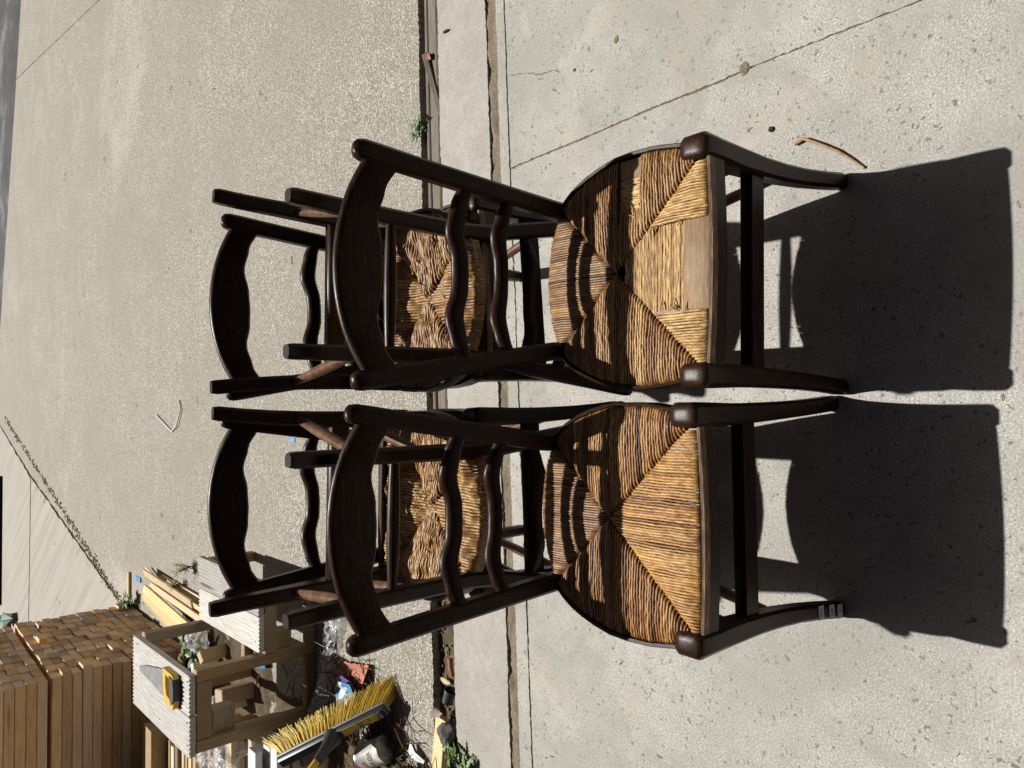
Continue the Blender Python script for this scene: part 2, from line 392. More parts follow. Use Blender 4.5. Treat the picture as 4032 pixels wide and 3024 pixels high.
def crack(pts, w, seed):
    P = []
    for a, b in zip(pts, pts[1:]): P += [(p.x, p.y) for p in jag(a, b, .012, .004, seed, .01)]
    P.append(pts[-1]); rr = random.Random(seed); V = []; Fc = []
    for i, p in enumerate(P):
        q = P[min(i+1, len(P)-1)]; o = P[max(i-1, 0)]; t_ = Vector((q[0]-o[0], q[1]-o[1], 0)).normalized(); n_ = Vector((-t_.y, t_.x, 0))*w*rr.uniform(.25, 1)
        V += [Vector((p[0], p[1], .0008))+n_, Vector((p[0], p[1], .0008))-n_]
    for i in range(len(P)-1): Fc.append((2*i+1, 2*i+3, 2*i+2, 2*i))
    return structure('hairline_crack', (V, Fc), M_FILL, 0)
crack([(.991, 1.63), (.955, 1.52), (.931, 1.427)], .0022, 3)
crack([(.60, 1.25), (.63, 1.10)], .0008, 8)

# ------------------------------------------------------------------ rush-seated chairs
FRONT_LEG = [(0, .206, .000, .027, .027), (.012, .2055, .002, .031, .031), (.06, .2005, .013, .031, .032), (.12, .196, .026, .032, .034), (.18, .193, .035, .034, .037), (.25, .1905, .041, .036, .041), (.33, .189, .044, .039, .046), (.39, .189, .045, .042, .050), (.434, .189, .048, .044, .057), (.442, .189, .0485, .0425, .0555), (.4475, .189, .049, .0385, .051), (.4510, .189, .049, .030, .041), (.4525, .189, .049, .014, .022)]
BACK_POST = [(0, .139, .366, .024, .024), (.01, .139, .366, .029, .028), (.10, .138, .360, .030, .029), (.25, .136, .357, .032, .030), (.40, .135, .358, .034, .031), (.46, .138, .363, .035, .031), (.60, .1615, .4025, .035, .029), (.74, .1846, .4395, .035, .028), (.808, .196, .4575, .036, .029), (.826, .199, .462, .035, .029), (.836, .2005, .4645, .029, .024), (.841, .201, .466, .016, .014)]
def post_x(z): return interp([(p[0], p[1]) for p in BACK_POST], z)
def post_y(z): return interp([(p[0], p[2]) for p in BACK_POST], z)
def leg_mesh(tab, sg, name):
    path = []; secs = []
    for z, x, y, w, d in tab:
        path.append((sg*x, y, z)); secs.append(rsec(w, d, .0055 if z < .36 else min(w, d)*.2))
    return mesh_of(name, *sweep(path, secs), M_WZ, 40)

def slat_mesh(name, zb, zt, bow, th, m):
    """zb, zt: tables over u in 0..1 (centre to end) ; a bowed plate with a soft top edge"""
    loops = []; N = 36
    for i in range(N+1):
        u = -1+2*i/N; a = abs(u)
        b_ = interp_s(zb, a); t_ = zt(a) if callable(zt) else interp_s(zt, a)
        hw = post_x((b_+t_)/2)-.010
        x = u*hw; bo = bow*(1-u*u)
        def yy(z): return post_y(z)+bo-.004
        r = th*.5
        lp = []
        for z, dy in ((b_+r*.5, -r), (t_-r, -r), (t_-.35*r, -.78*r), (t_, -.25*r), (t_, .3*r), (t_-.35*r, .8*r), (t_-r, r), (b_+r*.5, r), (b_, r*.5), (b_, -r*.5)):
            lp.append((x, yy(z)+dy, z))
        loops.append(lp)
    return mesh_of(name, *loft(loops), m, 45)
def interp_s(tab, x):
    # smooth (cosine) interpolation
    if x <= tab[0][0]: return tab[0][1]
    for (a, va), (b, vb) in zip(tab, tab[1:]):
        if x <= b:
            t = (x-a)/(b-a); return lerp(va, vb, .5-.5*cos(pi*t))
    return tab[-1][1]

SIDE = [(.048, .166), (.056, .186), (.086, .199), (.13, .206), (.18, .2075), (.22, .205), (.258, .196), (.29, .185), (.317, .172), (.335, .160), (.351, .146)]
def side_x(y): return interp(SIDE, y)
def back_y(x): a = abs(x); return interp([(0, .392), (.04, .389), (.08, .381), (.12, .366), (.15, .350)], a)
APEX_Y = .222
def diag_front_y(x): return APEX_Y-abs(x)/.166*(APEX_Y-.05)
def diag_back_y(x): return APEX_Y+abs(x)/.126*(.347-APEX_Y)
def diag_x(y): return .166*(APEX_Y-y)/(APEX_Y-.05) if y < APEX_Y else .126*(y-APEX_Y)/(.347-APEX_Y)

class Rush:
    def __init__(s): s.v = []; s.f = []; s.c = []
    def strand(s, pts, side, rad, col, twist=.013, up=(0, 0, 1), ns=5):
        side = Vector(side); up = Vector(up); b = len(s.v); dist = 0; ph = rnd.random()*6
        for i, p in enumerate(pts):
            if i: dist += (pts[i]-pts[i-1]).length
            for k in range(ns):
                a = pi*k/(ns-1)
                r = rad*(1+.11*sin(2*pi*dist/twist+2*a+ph))
                s.v.append(p+side*(r*cos(a))+up*(r*sin(a)*1.2))
                d = .5+.5*sin(2*pi*dist/twist+2*a+ph); d = .25+.6*d; d = max(0, min(1, d+.75*mnoise.noise(p*70+Vector((ph*9, 0, 0)))))
                s.c.append(mixc((col[0]*.42, col[1]*.34, col[2]*.30), col, d))
        for i in range(len(pts)-1):
            for k in range(ns-1):
                q = b+i*ns+k; s.f.append((q, q+1, q+ns+1, q+ns))
    def sheet(s, pts, z, col):  # flat backing under the strands; shade of the gaps is put into its colour
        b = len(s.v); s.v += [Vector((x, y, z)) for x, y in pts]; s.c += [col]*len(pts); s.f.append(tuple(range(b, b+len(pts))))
    def mesh(s, name): return mesh_of(name, s.v, s.f, M_RUSH, 180, s.c)

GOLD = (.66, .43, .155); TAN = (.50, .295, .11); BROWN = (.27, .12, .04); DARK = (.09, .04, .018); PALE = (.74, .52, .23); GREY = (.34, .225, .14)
def pick(seed, i, weights):
    """clustered choice between strand colours"""
    x = .5+.26*n1(i*.17, seed)+.42*(rnd.random()-.5)*2
    cs, acc = weights, 0
    x = min(.999, max(0, x)); k = x*(len(cs)-1); j = int(k)
    return mixc(cs[j], cs[min(j+1, len(cs)-1)], k-j)
def strand_pts(x0, y0, dx, dy, L, z0, s, crown=.005, roll=.016, rough=.0012, step=.0042, seed=0, end_drop=.005, wav=.0, lump=0.0):
    """from the rail inwards, s = +1 upper face, -1 under face"""
    ds = [-.0045, -.003, .0]; d = .0045
    while d < L-.003: ds.append(d); d += step
    ds.append(max(L, .005))
    out = []; sx, sy = -dy, dx
    for d in ds:
        if d <= 0: z = -roll*(-d/.0045)**1.2
        else:
            t = min(1, d/max(L, .02)); z = crown*sin(pi*min(1, t*1.0)**.8)+.0
            tail = max(0, 1-(L-d)/.010); z -= end_drop*tail*tail
        w = wav*mnoise.noise(Vector((d*26, seed*.35, 1.3)))
        z += rough*mnoise.noise(Vector((d*60, seed*1.7, 8)))
        if lump and d > 0: z += lump*(mnoise.noise(Vector(((x0+dx*d)*24, (y0+dy*d)*24, seed//200)))+.5*mnoise.noise(Vector(((x0+dx*d)*55, (y0+dy*d)*55, 3))))
        out.append(Vector((x0+dx*d+sx*w, y0+dy*d+sy*w, z0+s*z)))
    return out

def rush_panel(which, z0, s, pal, pitch=.0049, skip=None, seed=0, wav=.0016, rough=.0022, crown=.005, y_front=.029, lump=0.0):
    R = Rush(); i = 0; zs = z0-s*.0035
    if which in ('left', 'right') and s > 0: pitch = .0056
    if which == 'back' and s > 0: pitch = .0046; wav = .0003; rough = .001
    R.up = (0, 0, s)
    if which == 'front':
        x = -.166
        while x <= .166:
            L = diag_front_y(x)-y_front
            if L > .008 and not (skip and skip(x, None)):
                R.strand(strand_pts(x, y_front, 0, 1, L, z0, s, crown, .010, rough, seed=seed+i, wav=wav, lump=lump), (s, 0, 0), pitch*.49*rnd.uniform(.76, 1.16), pick(seed, i, pal), up=(0, 0, s))
            x += pitch; i += 1
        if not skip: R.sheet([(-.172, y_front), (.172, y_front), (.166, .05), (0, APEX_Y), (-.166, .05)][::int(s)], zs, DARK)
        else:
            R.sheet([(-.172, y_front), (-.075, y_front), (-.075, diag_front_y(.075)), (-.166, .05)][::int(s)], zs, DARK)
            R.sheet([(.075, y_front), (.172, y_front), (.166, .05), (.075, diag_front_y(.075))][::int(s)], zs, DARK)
    elif which == 'back':
        x = -.124
        while x <= .124:
            yb = back_y(x); L = yb-diag_back_y(x)
            if L > .008:
                R.strand(strand_pts(x, yb, 0, -1, L, z0, s, crown, .026, rough, seed=seed+i, wav=wav, lump=lump), (-s, 0, 0), pitch*.49*rnd.uniform(.76, 1.16), pick(seed, i, pal), up=(0, 0, s))
            x += pitch; i += 1
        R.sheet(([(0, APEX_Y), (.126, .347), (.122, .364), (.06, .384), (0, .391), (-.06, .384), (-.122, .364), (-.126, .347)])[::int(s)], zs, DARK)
    else:
        sg = 1 if which == 'right' else -1
        y = .053
        while y <= .346:
            xe = side_x(y)-.004; L = xe-diag_x(y)
            if L > .008 and not (skip and skip(y, None)):
                R.strand(strand_pts(sg*xe, y, -sg, 0, L, z0, s, crown, .010, rough, seed=seed+i, wav=wav, lump=lump), (0, sg*s, 0), pitch*.49*rnd.uniform(.76, 1.16), pick(seed, i, pal), up=(0, 0, s))
            elif skip and skip(y, None):
                R.strand(strand_pts(sg*.105, y, -sg, 0, .105-diag_x(y), z0-.002, s, .002, .0, rough, seed=seed+i, wav=wav, lump=lump), (0, sg*s, 0), pitch*.53, pick(seed, i, pal), up=(0, 0, s))
            y += pitch; i += 1
        pts = [(sg*(x_-.004), y_) for y_, x_ in SIDE]+[(sg*.126, .347), (0, APEX_Y), (sg*.166, .05)]
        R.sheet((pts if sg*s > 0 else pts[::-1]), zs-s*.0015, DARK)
    return R

# palettes per panel
ORNG = (.56, .30, .085); OCHRE = (.63, .37, .12)
P_FRONT_A = [BROWN, ORNG, OCHRE, ORNG, OCHRE, TAN, GOLD]; P_SIDE_A = [DARK, BROWN, ORNG, BROWN, TAN, OCHRE]; P_BACK_A = [DARK, GREY, BROWN, TAN, GREY, OCHRE]
P_FRONT_B = [TAN, GOLD, GOLD, PALE]; P_SIDE_B = [BROWN, TAN, TAN, BROWN, GOLD]; P_BACK_B = [DARK, GREY, BROWN, TAN, GREY, OCHRE]
P_UND = [BROWN, GREY, TAN, TAN, mixc(TAN, PALE, .4)]; P_UND2 = [BROWN, TAN, mixc(TAN, GOLD, .5), TAN, mixc(TAN, PALE, .5)]
Z_TOP, Z_UND = .437, .412
TOP_A = {w: rush_panel(w, Z_TOP, 1, {'front': P_FRONT_A, 'back': P_BACK_A}.get(w, P_SIDE_A), seed=11+k*7).mesh('rush_panel') for k, w in enumerate(('front', 'right', 'left', 'back'))}
TOP_B = {w: rush_panel(w, Z_TOP, 1, {'front': P_FRONT_B, 'back': P_BACK_B}.get(w, P_SIDE_B), seed=51+k*7,
         skip={'front': lambda x, _: -.078 < x < .074, 'right': lambda y, _: .160 < y < .212}.get(w)).mesh('rush_panel') for k, w in enumerate(('front', 'right', 'left', 'back'))}
UND_1 = {w: rush_panel(w, Z_UND, -1, P_UND, pitch=.0064, seed=91+k*7, lump=.012, wav=.002, rough=.002, crown=.013).mesh('rush_panel') for k, w in enumerate(('front', 'right', 'left', 'back'))}
UND_2 = {w: rush_panel(w, Z_UND, -1, P_UND2, pitch=.0064, seed=131+k*7, lump=.012, wav=.002, rough=.002, crown=.013).mesh('rush_panel') for k, w in enumerate(('front', 'right', 'left', 'back'))}

def dowel(p, q, r, name, swell=.12, m=None):
    p, q = Vector(p), Vector(q); path = []; secs = []
    for i in range(9):
        t = i/8; path.append(p.lerp(q, t)); secs.append(osec(r*(1-swell+swell*sin(pi*t)*1.6), 12))
    ref = (0, 0, 1) if abs((q-p).normalized().z) < .9 else (1, 0, 0)
    return mesh_of(name, *sweep(path, secs, ref), m or M_WY, 50)

CHAIR = {}
CHAIR['front_leg'] = [leg_mesh(FRONT_LEG, s, 'front_leg') for s in (-1, 1)]
CHAIR['back_post'] = [leg_mesh(BACK_POST, s, 'back_post') for s in (-1, 1)]
CHAIR['crest_rail'] = [slat_mesh('crest_rail', [(0, .778), (.2, .780), (.48, .790), (.72, .782), (1, .764)], lambda u: .864-.040*u*u, .027, .021, M_WX)]
CHAIR['back_slat'] = [slat_mesh('back_slat', [(0, .622), (.15, .623), (.52, .635), (.8, .632), (1, .628)], [(0, .651), (.15, .652), (.52, .667), (.8, .661), (1, .653)], .020, .021, M_WX),
                      slat_mesh('back_slat', [(0, .544), (.15, .545), (.55, .552), (.8, .549), (1, .544)], [(0, .568), (.15, .569), (.55, .580), (.8, .574), (1, .566)], .018, .021, M_WX)]
CHAIR['front_stretcher'] = [mesh_of('front_stretcher', *box(-.178, .178, .031, .055, .247, .293, .003), M_WX, 40)]
CHAIR['back_stretcher'] = [dowel((-.132, .358, .220), (.132, .358, .220), .0115, 'back_stretcher', .2, M_WX)]
M_DOWEL = plain('worn_dowel_wood', (.115, .055, .026), .4, .3, 0, .5, 45)
CHAIR['side_stretcher'] = [dowel((s*.192, .044, za), (s*.137, .352, zb), .0105, 'side_stretcher', .2, M_DOWEL) for s in (-1, 1) for za, zb in ((.172, .150), (.300, .288))]
# seat rails: front rail bowed a little, with a thin edging, horseshoe edging round the sides
def front_rail():
    loops = []
    for i in range(17):
        u = -1+i/8; x = u*.172; yb = .0245-.006*(1-u*u)
        loops.append([(x, yb, .392), (x, yb, .430), (x, yb+.002, .432), (x, yb+.016, .432), (x, yb+.016, .392)])
    return mesh_of('front_rail', *loft(loops), M_WX, 40)
def front_edging():
    loops = []
    for i in range(17):
        u = -1+i/8; x = u*.170; yb = .0245-.006*(1-u*u)
        loops.append([(x, yb-.0025, .424), (x, yb-.0025, .4395), (x, yb+.0025, .4405), (x, yb+.0025, .424)])
    return mesh_of('edging_strip', *loft(loops), M_EDGE, 40)
t = NT('worn_edging_wood'); v_ = t.coord((4, 40, 40)); n_ = t.noise(v_, 8, 4)
M_EDGE = t.done(t.ramp(n_, [(.35, (.05, .026, .014)), (.55, (.15, .085, .045)), (.75, (.34, .23, .14))]), .5, .25)
def side_edging(sg):
    loops = []; tab = [(.070, .1985)]+[(y, x+.0025) for y, x in SIDE if y > .08]
    ys = [lerp(.070, .351, i/30) for i in range(31)]
    for y in ys:
        x = interp(tab, y); x2 = interp(tab, y+.004); y2 = y
        nx, ny = 4, (interp(tab, y-.004)-x2)*500; L = sqrt(nx*nx+ny*ny); nx /= L; ny /= L
        lp = [(x-nx*.0035, y-ny*.0035, .402), (x-nx*.0035, y-ny*.0035, .443), (x+nx*.001, y+ny*.001, .4445), (x+nx*.003, y+ny*.003, .4425), (x+nx*.003, y+ny*.003, .402)]
        lp = [(sg*a, b, c) for a, b, c in lp]
        loops.append(lp if sg > 0 else lp[::-1])
    return mesh_of('edging_strip', *loft(loops), M_WY, 40)
CHAIR['front_rail'] = [front_rail()]
CHAIR['edging_strip'] = [front_edging(), side_edging(1), side_edging(-1)]
M_RAWRAIL = raw_wood('bare_rail_wood', (5, 70, 70), (.15, .095, .05), (.26, .175, .10), (.36, .25, .15), .6, False, False)

def chair(label, loc, rz, top, und, invert=None, group='rush-seated ladder-back chairs'):
    r = thing('rush_chair', label, 'chair', loc, (0, 0, rz), group)
    if invert is not None: r.rotation_mode = 'XYZ'; r.matrix_world = Matrix.Translation(Vector(loc)) @ Matrix.Rotation(rz, 4, 'Z') @ Matrix.Rotation(invert, 4, 'X') @ Matrix.Rotation(pi, 4, 'X')
    for nm, ms in CHAIR.items():
        for me in ms: obj(nm, me, r)
    for w in ('front', 'right', 'left', 'back'):
        tag(obj('rush_panel', top[w], r), kind='stuff')
        tag(obj('rush_panel', und[w], r), kind='stuff')
    return r
ca = chair('front left rush chair with whole golden seat and price tags on its foot', (-.2103, .672, 0), radians(.33), TOP_A, UND_1)
cb = chair('front right rush chair with torn seat showing bare wood and straw', (.233, .6477, 0), radians(-1.1), TOP_B, UND_2)
cc = chair('upright chair at rear right carrying an upturned chair on its seat', (.2655, 1.2203, 0), radians(4.36), TOP_A, UND_1)
cd = chair('upright chair at rear left near decking steps carrying an upturned chair', (-.2153, 1.2293, 0), radians(1.95), TOP_B, UND_2)
ce = chair('upturned chair stacked legs up on the rear right chair', (.2491, 1.6050, .8965), radians(-1.8), TOP_A, UND_1, radians(-.43))
cf = chair('upturned chair stacked legs up on the rear left chair', (-.2185, 1.5800, .9075), radians(-2.16), TOP_A, UND_2, radians(-.75))

# torn part of the front right chair: bare rail, exposed straw, frayed ends
R = Rush()
y = .074; i = 0
while y < .200:
    xm = min(.078, diag_x(y)*.99) if y < APEX_Y else .01
    p = [Vector((lerp(-xm, xm, k/22)+rnd.uniform(-.001, .001), y+.0010*n1(k*.2, i), Z_TOP-.0045+.0012*n1(k*.2, i+40))) for k in range(23)]
    R.strand(p, (0, -1, 0), .0019*rnd.uniform(.7, 1.3), mixc(GOLD, PALE, rnd.random()) if rnd.random() > .25 else TAN, twist=.03, ns=4)
    y += .0034; i += 1
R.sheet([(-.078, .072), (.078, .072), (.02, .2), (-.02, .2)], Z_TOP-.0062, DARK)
tag(obj('exposed_straw', R.mesh('exposed_straw'), cb), 'pale straw packing exposed in the torn seat', kind='stuff')
R = Rush(); x = .108; i = 0
while x < .166:
    p = [Vector((x+.003*n1(k*.3, i+9), lerp(.158, .214, k/12), Z_TOP-.003+.0016*n1(k*.4, i))) for k in range(13)]
    R.strand(p, (1, 0, 0), .0017*rnd.uniform(.8, 1.25), mixc(GOLD, PALE, rnd.random()), twist=.03, ns=4); x += .0027; i += 1
tag(obj('exposed_straw', R.mesh('exposed_straw'), cb), kind='stuff')
tag(obj('bare_rail', mesh_of('bare_rail', *box(-.080, .077, .0245, .076, .41, Z_TOP-.0005, .002), M_RAWRAIL, 40), cb), 'bare wooden seat rail showing through the tear')
vf = box(.165, .203, .158, .214, .415, Z_TOP-.001, .003); obj('bare_rail', mesh_of('bare_rail', *vf, M_RAWRAIL, 40), cb)
R = Rush()
for k in range(16):   # frayed ends round the tears
    if k < 5: x0, y0, dx, dy = -.078+rnd.uniform(-.004, .004), rnd.uniform(.06, .14), rnd.uniform(.5, 1), rnd.uniform(-.5, .5)
    elif k < 9: x0, y0, dx, dy = .075+rnd.uniform(-.01, .004), rnd.uniform(.06, .15), rnd.uniform(-1, -.4), rnd.uniform(-.6, .6)
    else: x0, y0, dx, dy = rnd.uniform(.095, .12), rnd.uniform(.16, .21), rnd.uniform(.2, 1), rnd.uniform(-.8, .8)
    L = rnd.uniform(.008, .026)
    R.strand([Vector((x0+dx*L*q/5, y0+dy*L*q/5, Z_TOP+.0015+.002*sin(q*.6+k))) for q in range(6)], (-dy, dx, 0), .0013, mixc(GOLD, PALE, rnd.random()), ns=4)
tag(obj('frayed_strands', R.mesh('frayed_strands'), cb), kind='stuff')
# loose ends hanging on the undersides of the upturned chairs
for c_, sd_ in ((ce, 3), (cf, 5)):
    R = Rush(); r2 = random.Random(sd_)
    for k in range(14):
        a = r2.uniform(0, 6.28); rr = r2.uniform(.03, .15); x0, y0 = rr*cos(a), .2+rr*sin(a); b = r2.uniform(0, 6.28); L = r2.uniform(.015, .045)
        R.strand([Vector((x0+cos(b)*L*q/6, y0+sin(b)*L*q/6, Z_UND-.016-.008*sin(q*.5+k))) for q in range(7)], (-sin(b), cos(b), 0), .0017, mixc(TAN, PALE, r2.random()), up=(0, 0, -1), ns=4)
    tag(obj('frayed_strands', R.mesh('frayed_strands'), c_), kind='stuff')

# price tags on the near left foot of the front left chair
M_PAPER = plain('paper_tag', (.62, .58, .52), .8, .2); M_INK = plain('pencil_ink', (.12, .10, .10), .8, .1)
def text_mesh(name, s, size, m):
    cu = bpy.data.curves.new(name, 'FONT'); cu.body = s; cu.size = size; cu.align_x = 'CENTER'; cu.align_y = 'CENTER'
    o = bpy.data.objects.new(name, cu); COL.objects.link(o)
    dg = bpy.context.evaluated_depsgraph_get(); me = bpy.data.meshes.new_from_object(o.evaluated_get(dg))
    bpy.data.objects.remove(o); bpy.data.curves.remove(cu)
    me.materials.clear(); me.materials.append(m); me.name = name
    return me
for k, (z, tx) in enumerate(((.075, '1001'), (.044, 'L80'), (.020, '1J'))):
    yf = interp([(p[0], p[2]-p[4]/2) for p in FRONT_LEG], z); xf = -interp([(p[0], p[1]) for p in FRONT_LEG], z)
    yt = interp([(p[0], p[2]-p[4]/2) for p in FRONT_LEG], z+.01)
    o = obj('price_tag', mesh_of('price_tag', *box(-.0135, .0135, -.0004, .0002, -.0075, .0075), M_PAPER, 0), ca, (xf, yf-.0014, z), (-math.atan2(yt-yf, .01), rnd.uniform(-.1, .1), 0))
    w = obj('lettering', text_mesh('lettering', tx, .011, M_INK), o, (0, -.0008, 0), (pi/2, 0, 0))

def lathe_(prof, n=10): return loft([[(r*cos(2*pi*k/n), r*sin(2*pi*k/n), z) for k in range(n)] for r, z in prof])
# ------------------------------------------------------------------ two-step stand made of decking boards
def deck_board(w, L):
    n = 9; prof = []
    for k in range(n*4+1):
        u = k/(n*4); prof.append((-w/2+w*u, .006*(abs(cos(pi*u*n))**.7)))
    lp = [(x, z+.018) for x, z in prof]+[(w/2, 0), (-w/2, 0)]
    loops = [[(x, y, z) for x, z in lp][::-1] for y in (0, L*.33, L*.66, L)]
    return mesh_of('deck_board', *loft(loops), M_DECK, 60)
st = thing('decking_steps', 'two-step timber stand with grey ribbed decking treads', 'step stand', (-1.0, 2.9, 0))
db1 = deck_board(.149, .715); db2 = deck_board(.139, .66)
for k, x in enumerate((-.232, -.079)): obj('deck_board', db1, st, (x, -.016+.004*k, .487), (0, 0, rnd.uniform(-.006, .006)))
for k, x in enumerate((.096, .238)): obj('deck_board', db2, st, (x, -.030+.005*k, .226), (0, 0, rnd.uniform(-.006, .006)))
M_NAIL = plain('rusty_nail_head', (.05, .04, .035), .6, .4, .3)
nail = mesh_of('nail_head', *lathe_([(.0042, 0), (.0042, .0016), (.0025, .0022)]), M_NAIL, 40)
for bx, L_, z_ in ((-.232, .715, .511), (-.079, .715, .511), (.096, .66, .250), (.238, .66, .250)):
    for ny_ in (.03, L_*.5, L_-.05):
        for dx_ in (-.041, .043): obj('nail_head', nail, st, (bx+dx_+rnd.uniform(-.006, .006), ny_-.02+rnd.uniform(-.008, .008), z_-.003))
def post(x, y, h): obj('leg', mesh_of('leg', *box(-.022, .022, -.022, .022, 0, h, .003), M_FRAME, 40), st, (x, y, 0))
for x, h in ((-.276, .486), (-.012, .486), (.280, .225)):
    for y in (.004, .640): post(x, y if h > .3 else y-.01+(-.02 if y > .1 else 0), h)
def rail(name, x0, x1, y0, y1, z0, z1, m=M_FRAMEX): obj(name, mesh_of(name, *box(x0, x1, y0, y1, z0, z1, .003), m, 40), st)
rail('apron', -.252, -.036, -.014, .010, .425, .484); rail('apron', -.252, -.036, .632, .656, .425, .484)
rail('apron', .012, .256, -.026, .000, .172, .223); rail('apron', .012, .256, .600, .626, .172, .223)
rail('foot_rail', -.252, -.036, -.018, .018, .0, .040); rail('foot_rail', .012, .256, -.022, .016, .0, .040)
rail('foot_rail', -.252, -.036, .622, .660, .0, .040)
rail('corner_block', -.250, -.165, .012, .080, .325, .415); rail('corner_block', .014, .085, .004, .070, .095, .165)

# handsaw lying on the upper tread
M_STEEL = plain('dull_saw_steel', (.17, .17, .168), .5, .5, .35, .3, 30); M_BLACK = plain('black_rubber', (.018, .018, .02), .5, .5)
M_YEL = plain('yellow_plastic', (.62, .40, .035), .4, .5, 0, .08)
sw = thing('handsaw', 'handsaw with black and yellow handle lying on the upper decking tread', 'saw', (-1.080, 3.085, .5135))
sw.rotation_euler = (0, 0, radians(7.5))
top = [(.048, .0), (.050, .02), (.030, .36), (.016, .372), (.008, .368)]
edge = [(.008-.0, .36)]
n_t = 46
bot = []
for k in range(n_t, -1, -1):
    u = k/n_t; bx = lerp(-.062, .004, u); yy = .36*u; bot += [(bx-.0025, yy), (bx, yy-.003)]
outl = top+bot
V = [Vector((x, y, z)) for z in (.010, .0112) for x, y in outl]; n = len(outl)
obj('blade', mesh_of('blade', V, [tuple(range(n))[::-1], tuple(range(n, 2*n))]+[(i, (i+1) % n, n+(i+1) % n, n+i) for i in range(n)], M_STEEL, 20), sw)
def ring_plate(outer, inner, z0, z1):
    n = len(outer); V = []
    for z in (z0, z1):
        V += [Vector((x, y, z)) for x, y in outer]+[Vector((x, y, z)) for x, y in inner]
    f = []
    for i in range(n):
        j = (i+1) % n
        f += [(i, n+i, n+j, j), (2*n+i, 2*n+j, 3*n+j, 3*n+i), (i, j, 2*n+j, 2*n+i), (n+j, n+i, 3*n+i, 3*n+j)]
    return V, f
ho = [(.062, .018), (.055, -.02), (.045, -.085), (.030, -.105), (-.012, -.110), (-.05, -.100), (-.080, -.085), (-.088, -.068), (-.078, -.045), (-.068, .0), (-.066, .018), (0, .024)]
hi = [(.038, -.012), (.034, -.03), (.026, -.058), (.014, -.064), (-.008, -.066), (-.026, -.063), (-.044, -.055), (-.048, -.046), (-.046, -.036), (-.04, -.018), (-.03, -.010), (0, -.006)]
obj('handle', mesh_of('handle', *ring_plate(ho, hi, 0, .022), M_YEL, 30), sw)
gp = [(.040, -.066), (.028, -.108), (-.012, -.113), (-.05, -.104), (-.066, -.080), (-.046, -.062), (0, -.070)]
V = [Vector((x, y, z)) for z in (-.002, .027) for x, y in gp]; n = len(gp)
obj('grip', mesh_of('grip', V, [tuple(range(n))[::-1], tuple(range(n, 2*n))]+[(i, (i+1) % n, n+(i+1) % n, n+i) for i in range(n)], M_BLACK, 50), sw)

# ------------------------------------------------------------------ two packs of sawn timber
def timber_mesh(L, w, h, c=.003):
    # long axis along -x, cut end at x = 0
    a = rsec(w, h, c)
    loops = [[(0, y, z) for y, z in rsec(w-.002, h-.002, c)], [(-.0015, y, z) for y, z in a], [(-L, y, z) for y, z in a]]
    v, f = loft(loops)
    fm = [0]*len(f); fm[-2] = 1
    for k in range(8): fm[k] = 1
    return mesh_of('timber', v, f, [M_PINE_X, M_END], 30, None, fm)
TM = [timber_mesh(1.9, .098, .045), timber_mesh(1.9, .097, .044), timber_mesh(1.9, .099, .0455)]
def pack(label, z0, rows, cols, off):
    p = thing('timber_pack', label, 'timber stack', (-1.37, 4.42, z0), (0, 0, 0), 'packs of sawn timber')
    for r in range(rows):
        for c in range(cols):
            dx = rnd.gauss(0, .0035)+off+.034*c*.1+(.022 if rnd.random() < .03 else 0)
            obj('timber', rnd.choice(TM), p, (dx, .05+.1005*c+rnd.uniform(-.001, .001), .0235+.0472*r), (0, 0, rnd.uniform(-.002, .002)))
    return p
pack('lower pack of sawn timber lying sideways, end grain facing the steps', .012, 14, 11, 0)
pack('upper pack of sawn timber on top of another pack', (.012+14*.0472+.016), 5, 11, -.012)

# ------------------------------------------------------------------ pale laths between the timber and the steps
def stick(name, p, q, w, th, m, label, cat, group=None, roll=0.0, c=.001):
    p, q = Vector(p), Vector(q); L = (q-p).length
    d = (q-p).normalized(); side = Vector((0, 0, 1)).cross(d)
    if side.length < 1e-3: side = Vector((1, 0, 0))
    side.normalize(); up = d.cross(side)
    M = Matrix((side, d, up)).transposed().to_4x4(); M.translation = p
    M = M @ Matrix.Rotation(roll, 4, 'Y')
    o = obj(name, mesh_of(name, *box(-w/2, w/2, 0, L, -th/2, th/2, c), m, 30)); o.matrix_world = M
    return tag(o, label, cat, group)
LG = 'pale laths piled between the timber packs and the decking steps'
for p, q, w, th, rl, lb in (
        ((-1.03, 5.02, .062), (-1.066, 4.17, .062), .046, .012, -.25, 'pale lath lying on top at the right of the lath pile'),
        ((-1.045, 4.82, .018), (-1.06, 4.05, .018), .050, .012, .0, 'pale lath on the ground at the right edge of the lath pile'),
        ((-1.10, 4.95, .045), (-1.14, 4.0, .045), .034, .012, .15, 'narrow lath in the middle of the lath pile'),
        ((-1.13, 5.01, .066), (-1.20, 4.20, .070), .050, .013, .2, 'broad pale lath lying on top in the middle of the pile'),
        ((-1.18, 5.07, .05), (-1.26, 4.40, .055), .046, .012, .3, 'reddish lath beside the broad lath of the pile'),
        ((-1.215, 5.13, .036), (-1.295, 4.60, .040), .020, .012, .6, 'thin lath at the left of the lath pile beside the timber'),
        ((-1.24, 5.10, .015), (-1.31, 4.50, .02), .030, .012, .2, 'thin lath lowest at the left of the lath pile'),
        ((-1.08, 4.90, .012), (-1.12, 4.1, .012), .08, .018, 0, 'wide board lying under the lath pile'),
        ((-1.02, 5.11, .03), (-1.07, 4.9, .015), .014, .010, .4, 'short splinter of lath sticking out at the far end of the pile')):
    stick('lath', p, q, w, th, M_LATH, lb, 'lath', LG, rl)
stick('lath', (-1.122, 5.55, .009), (-1.31, 5.548, .009), .030, .018, M_LATH, 'single short lath lying across beyond the weed by the timber', 'lath', LG)

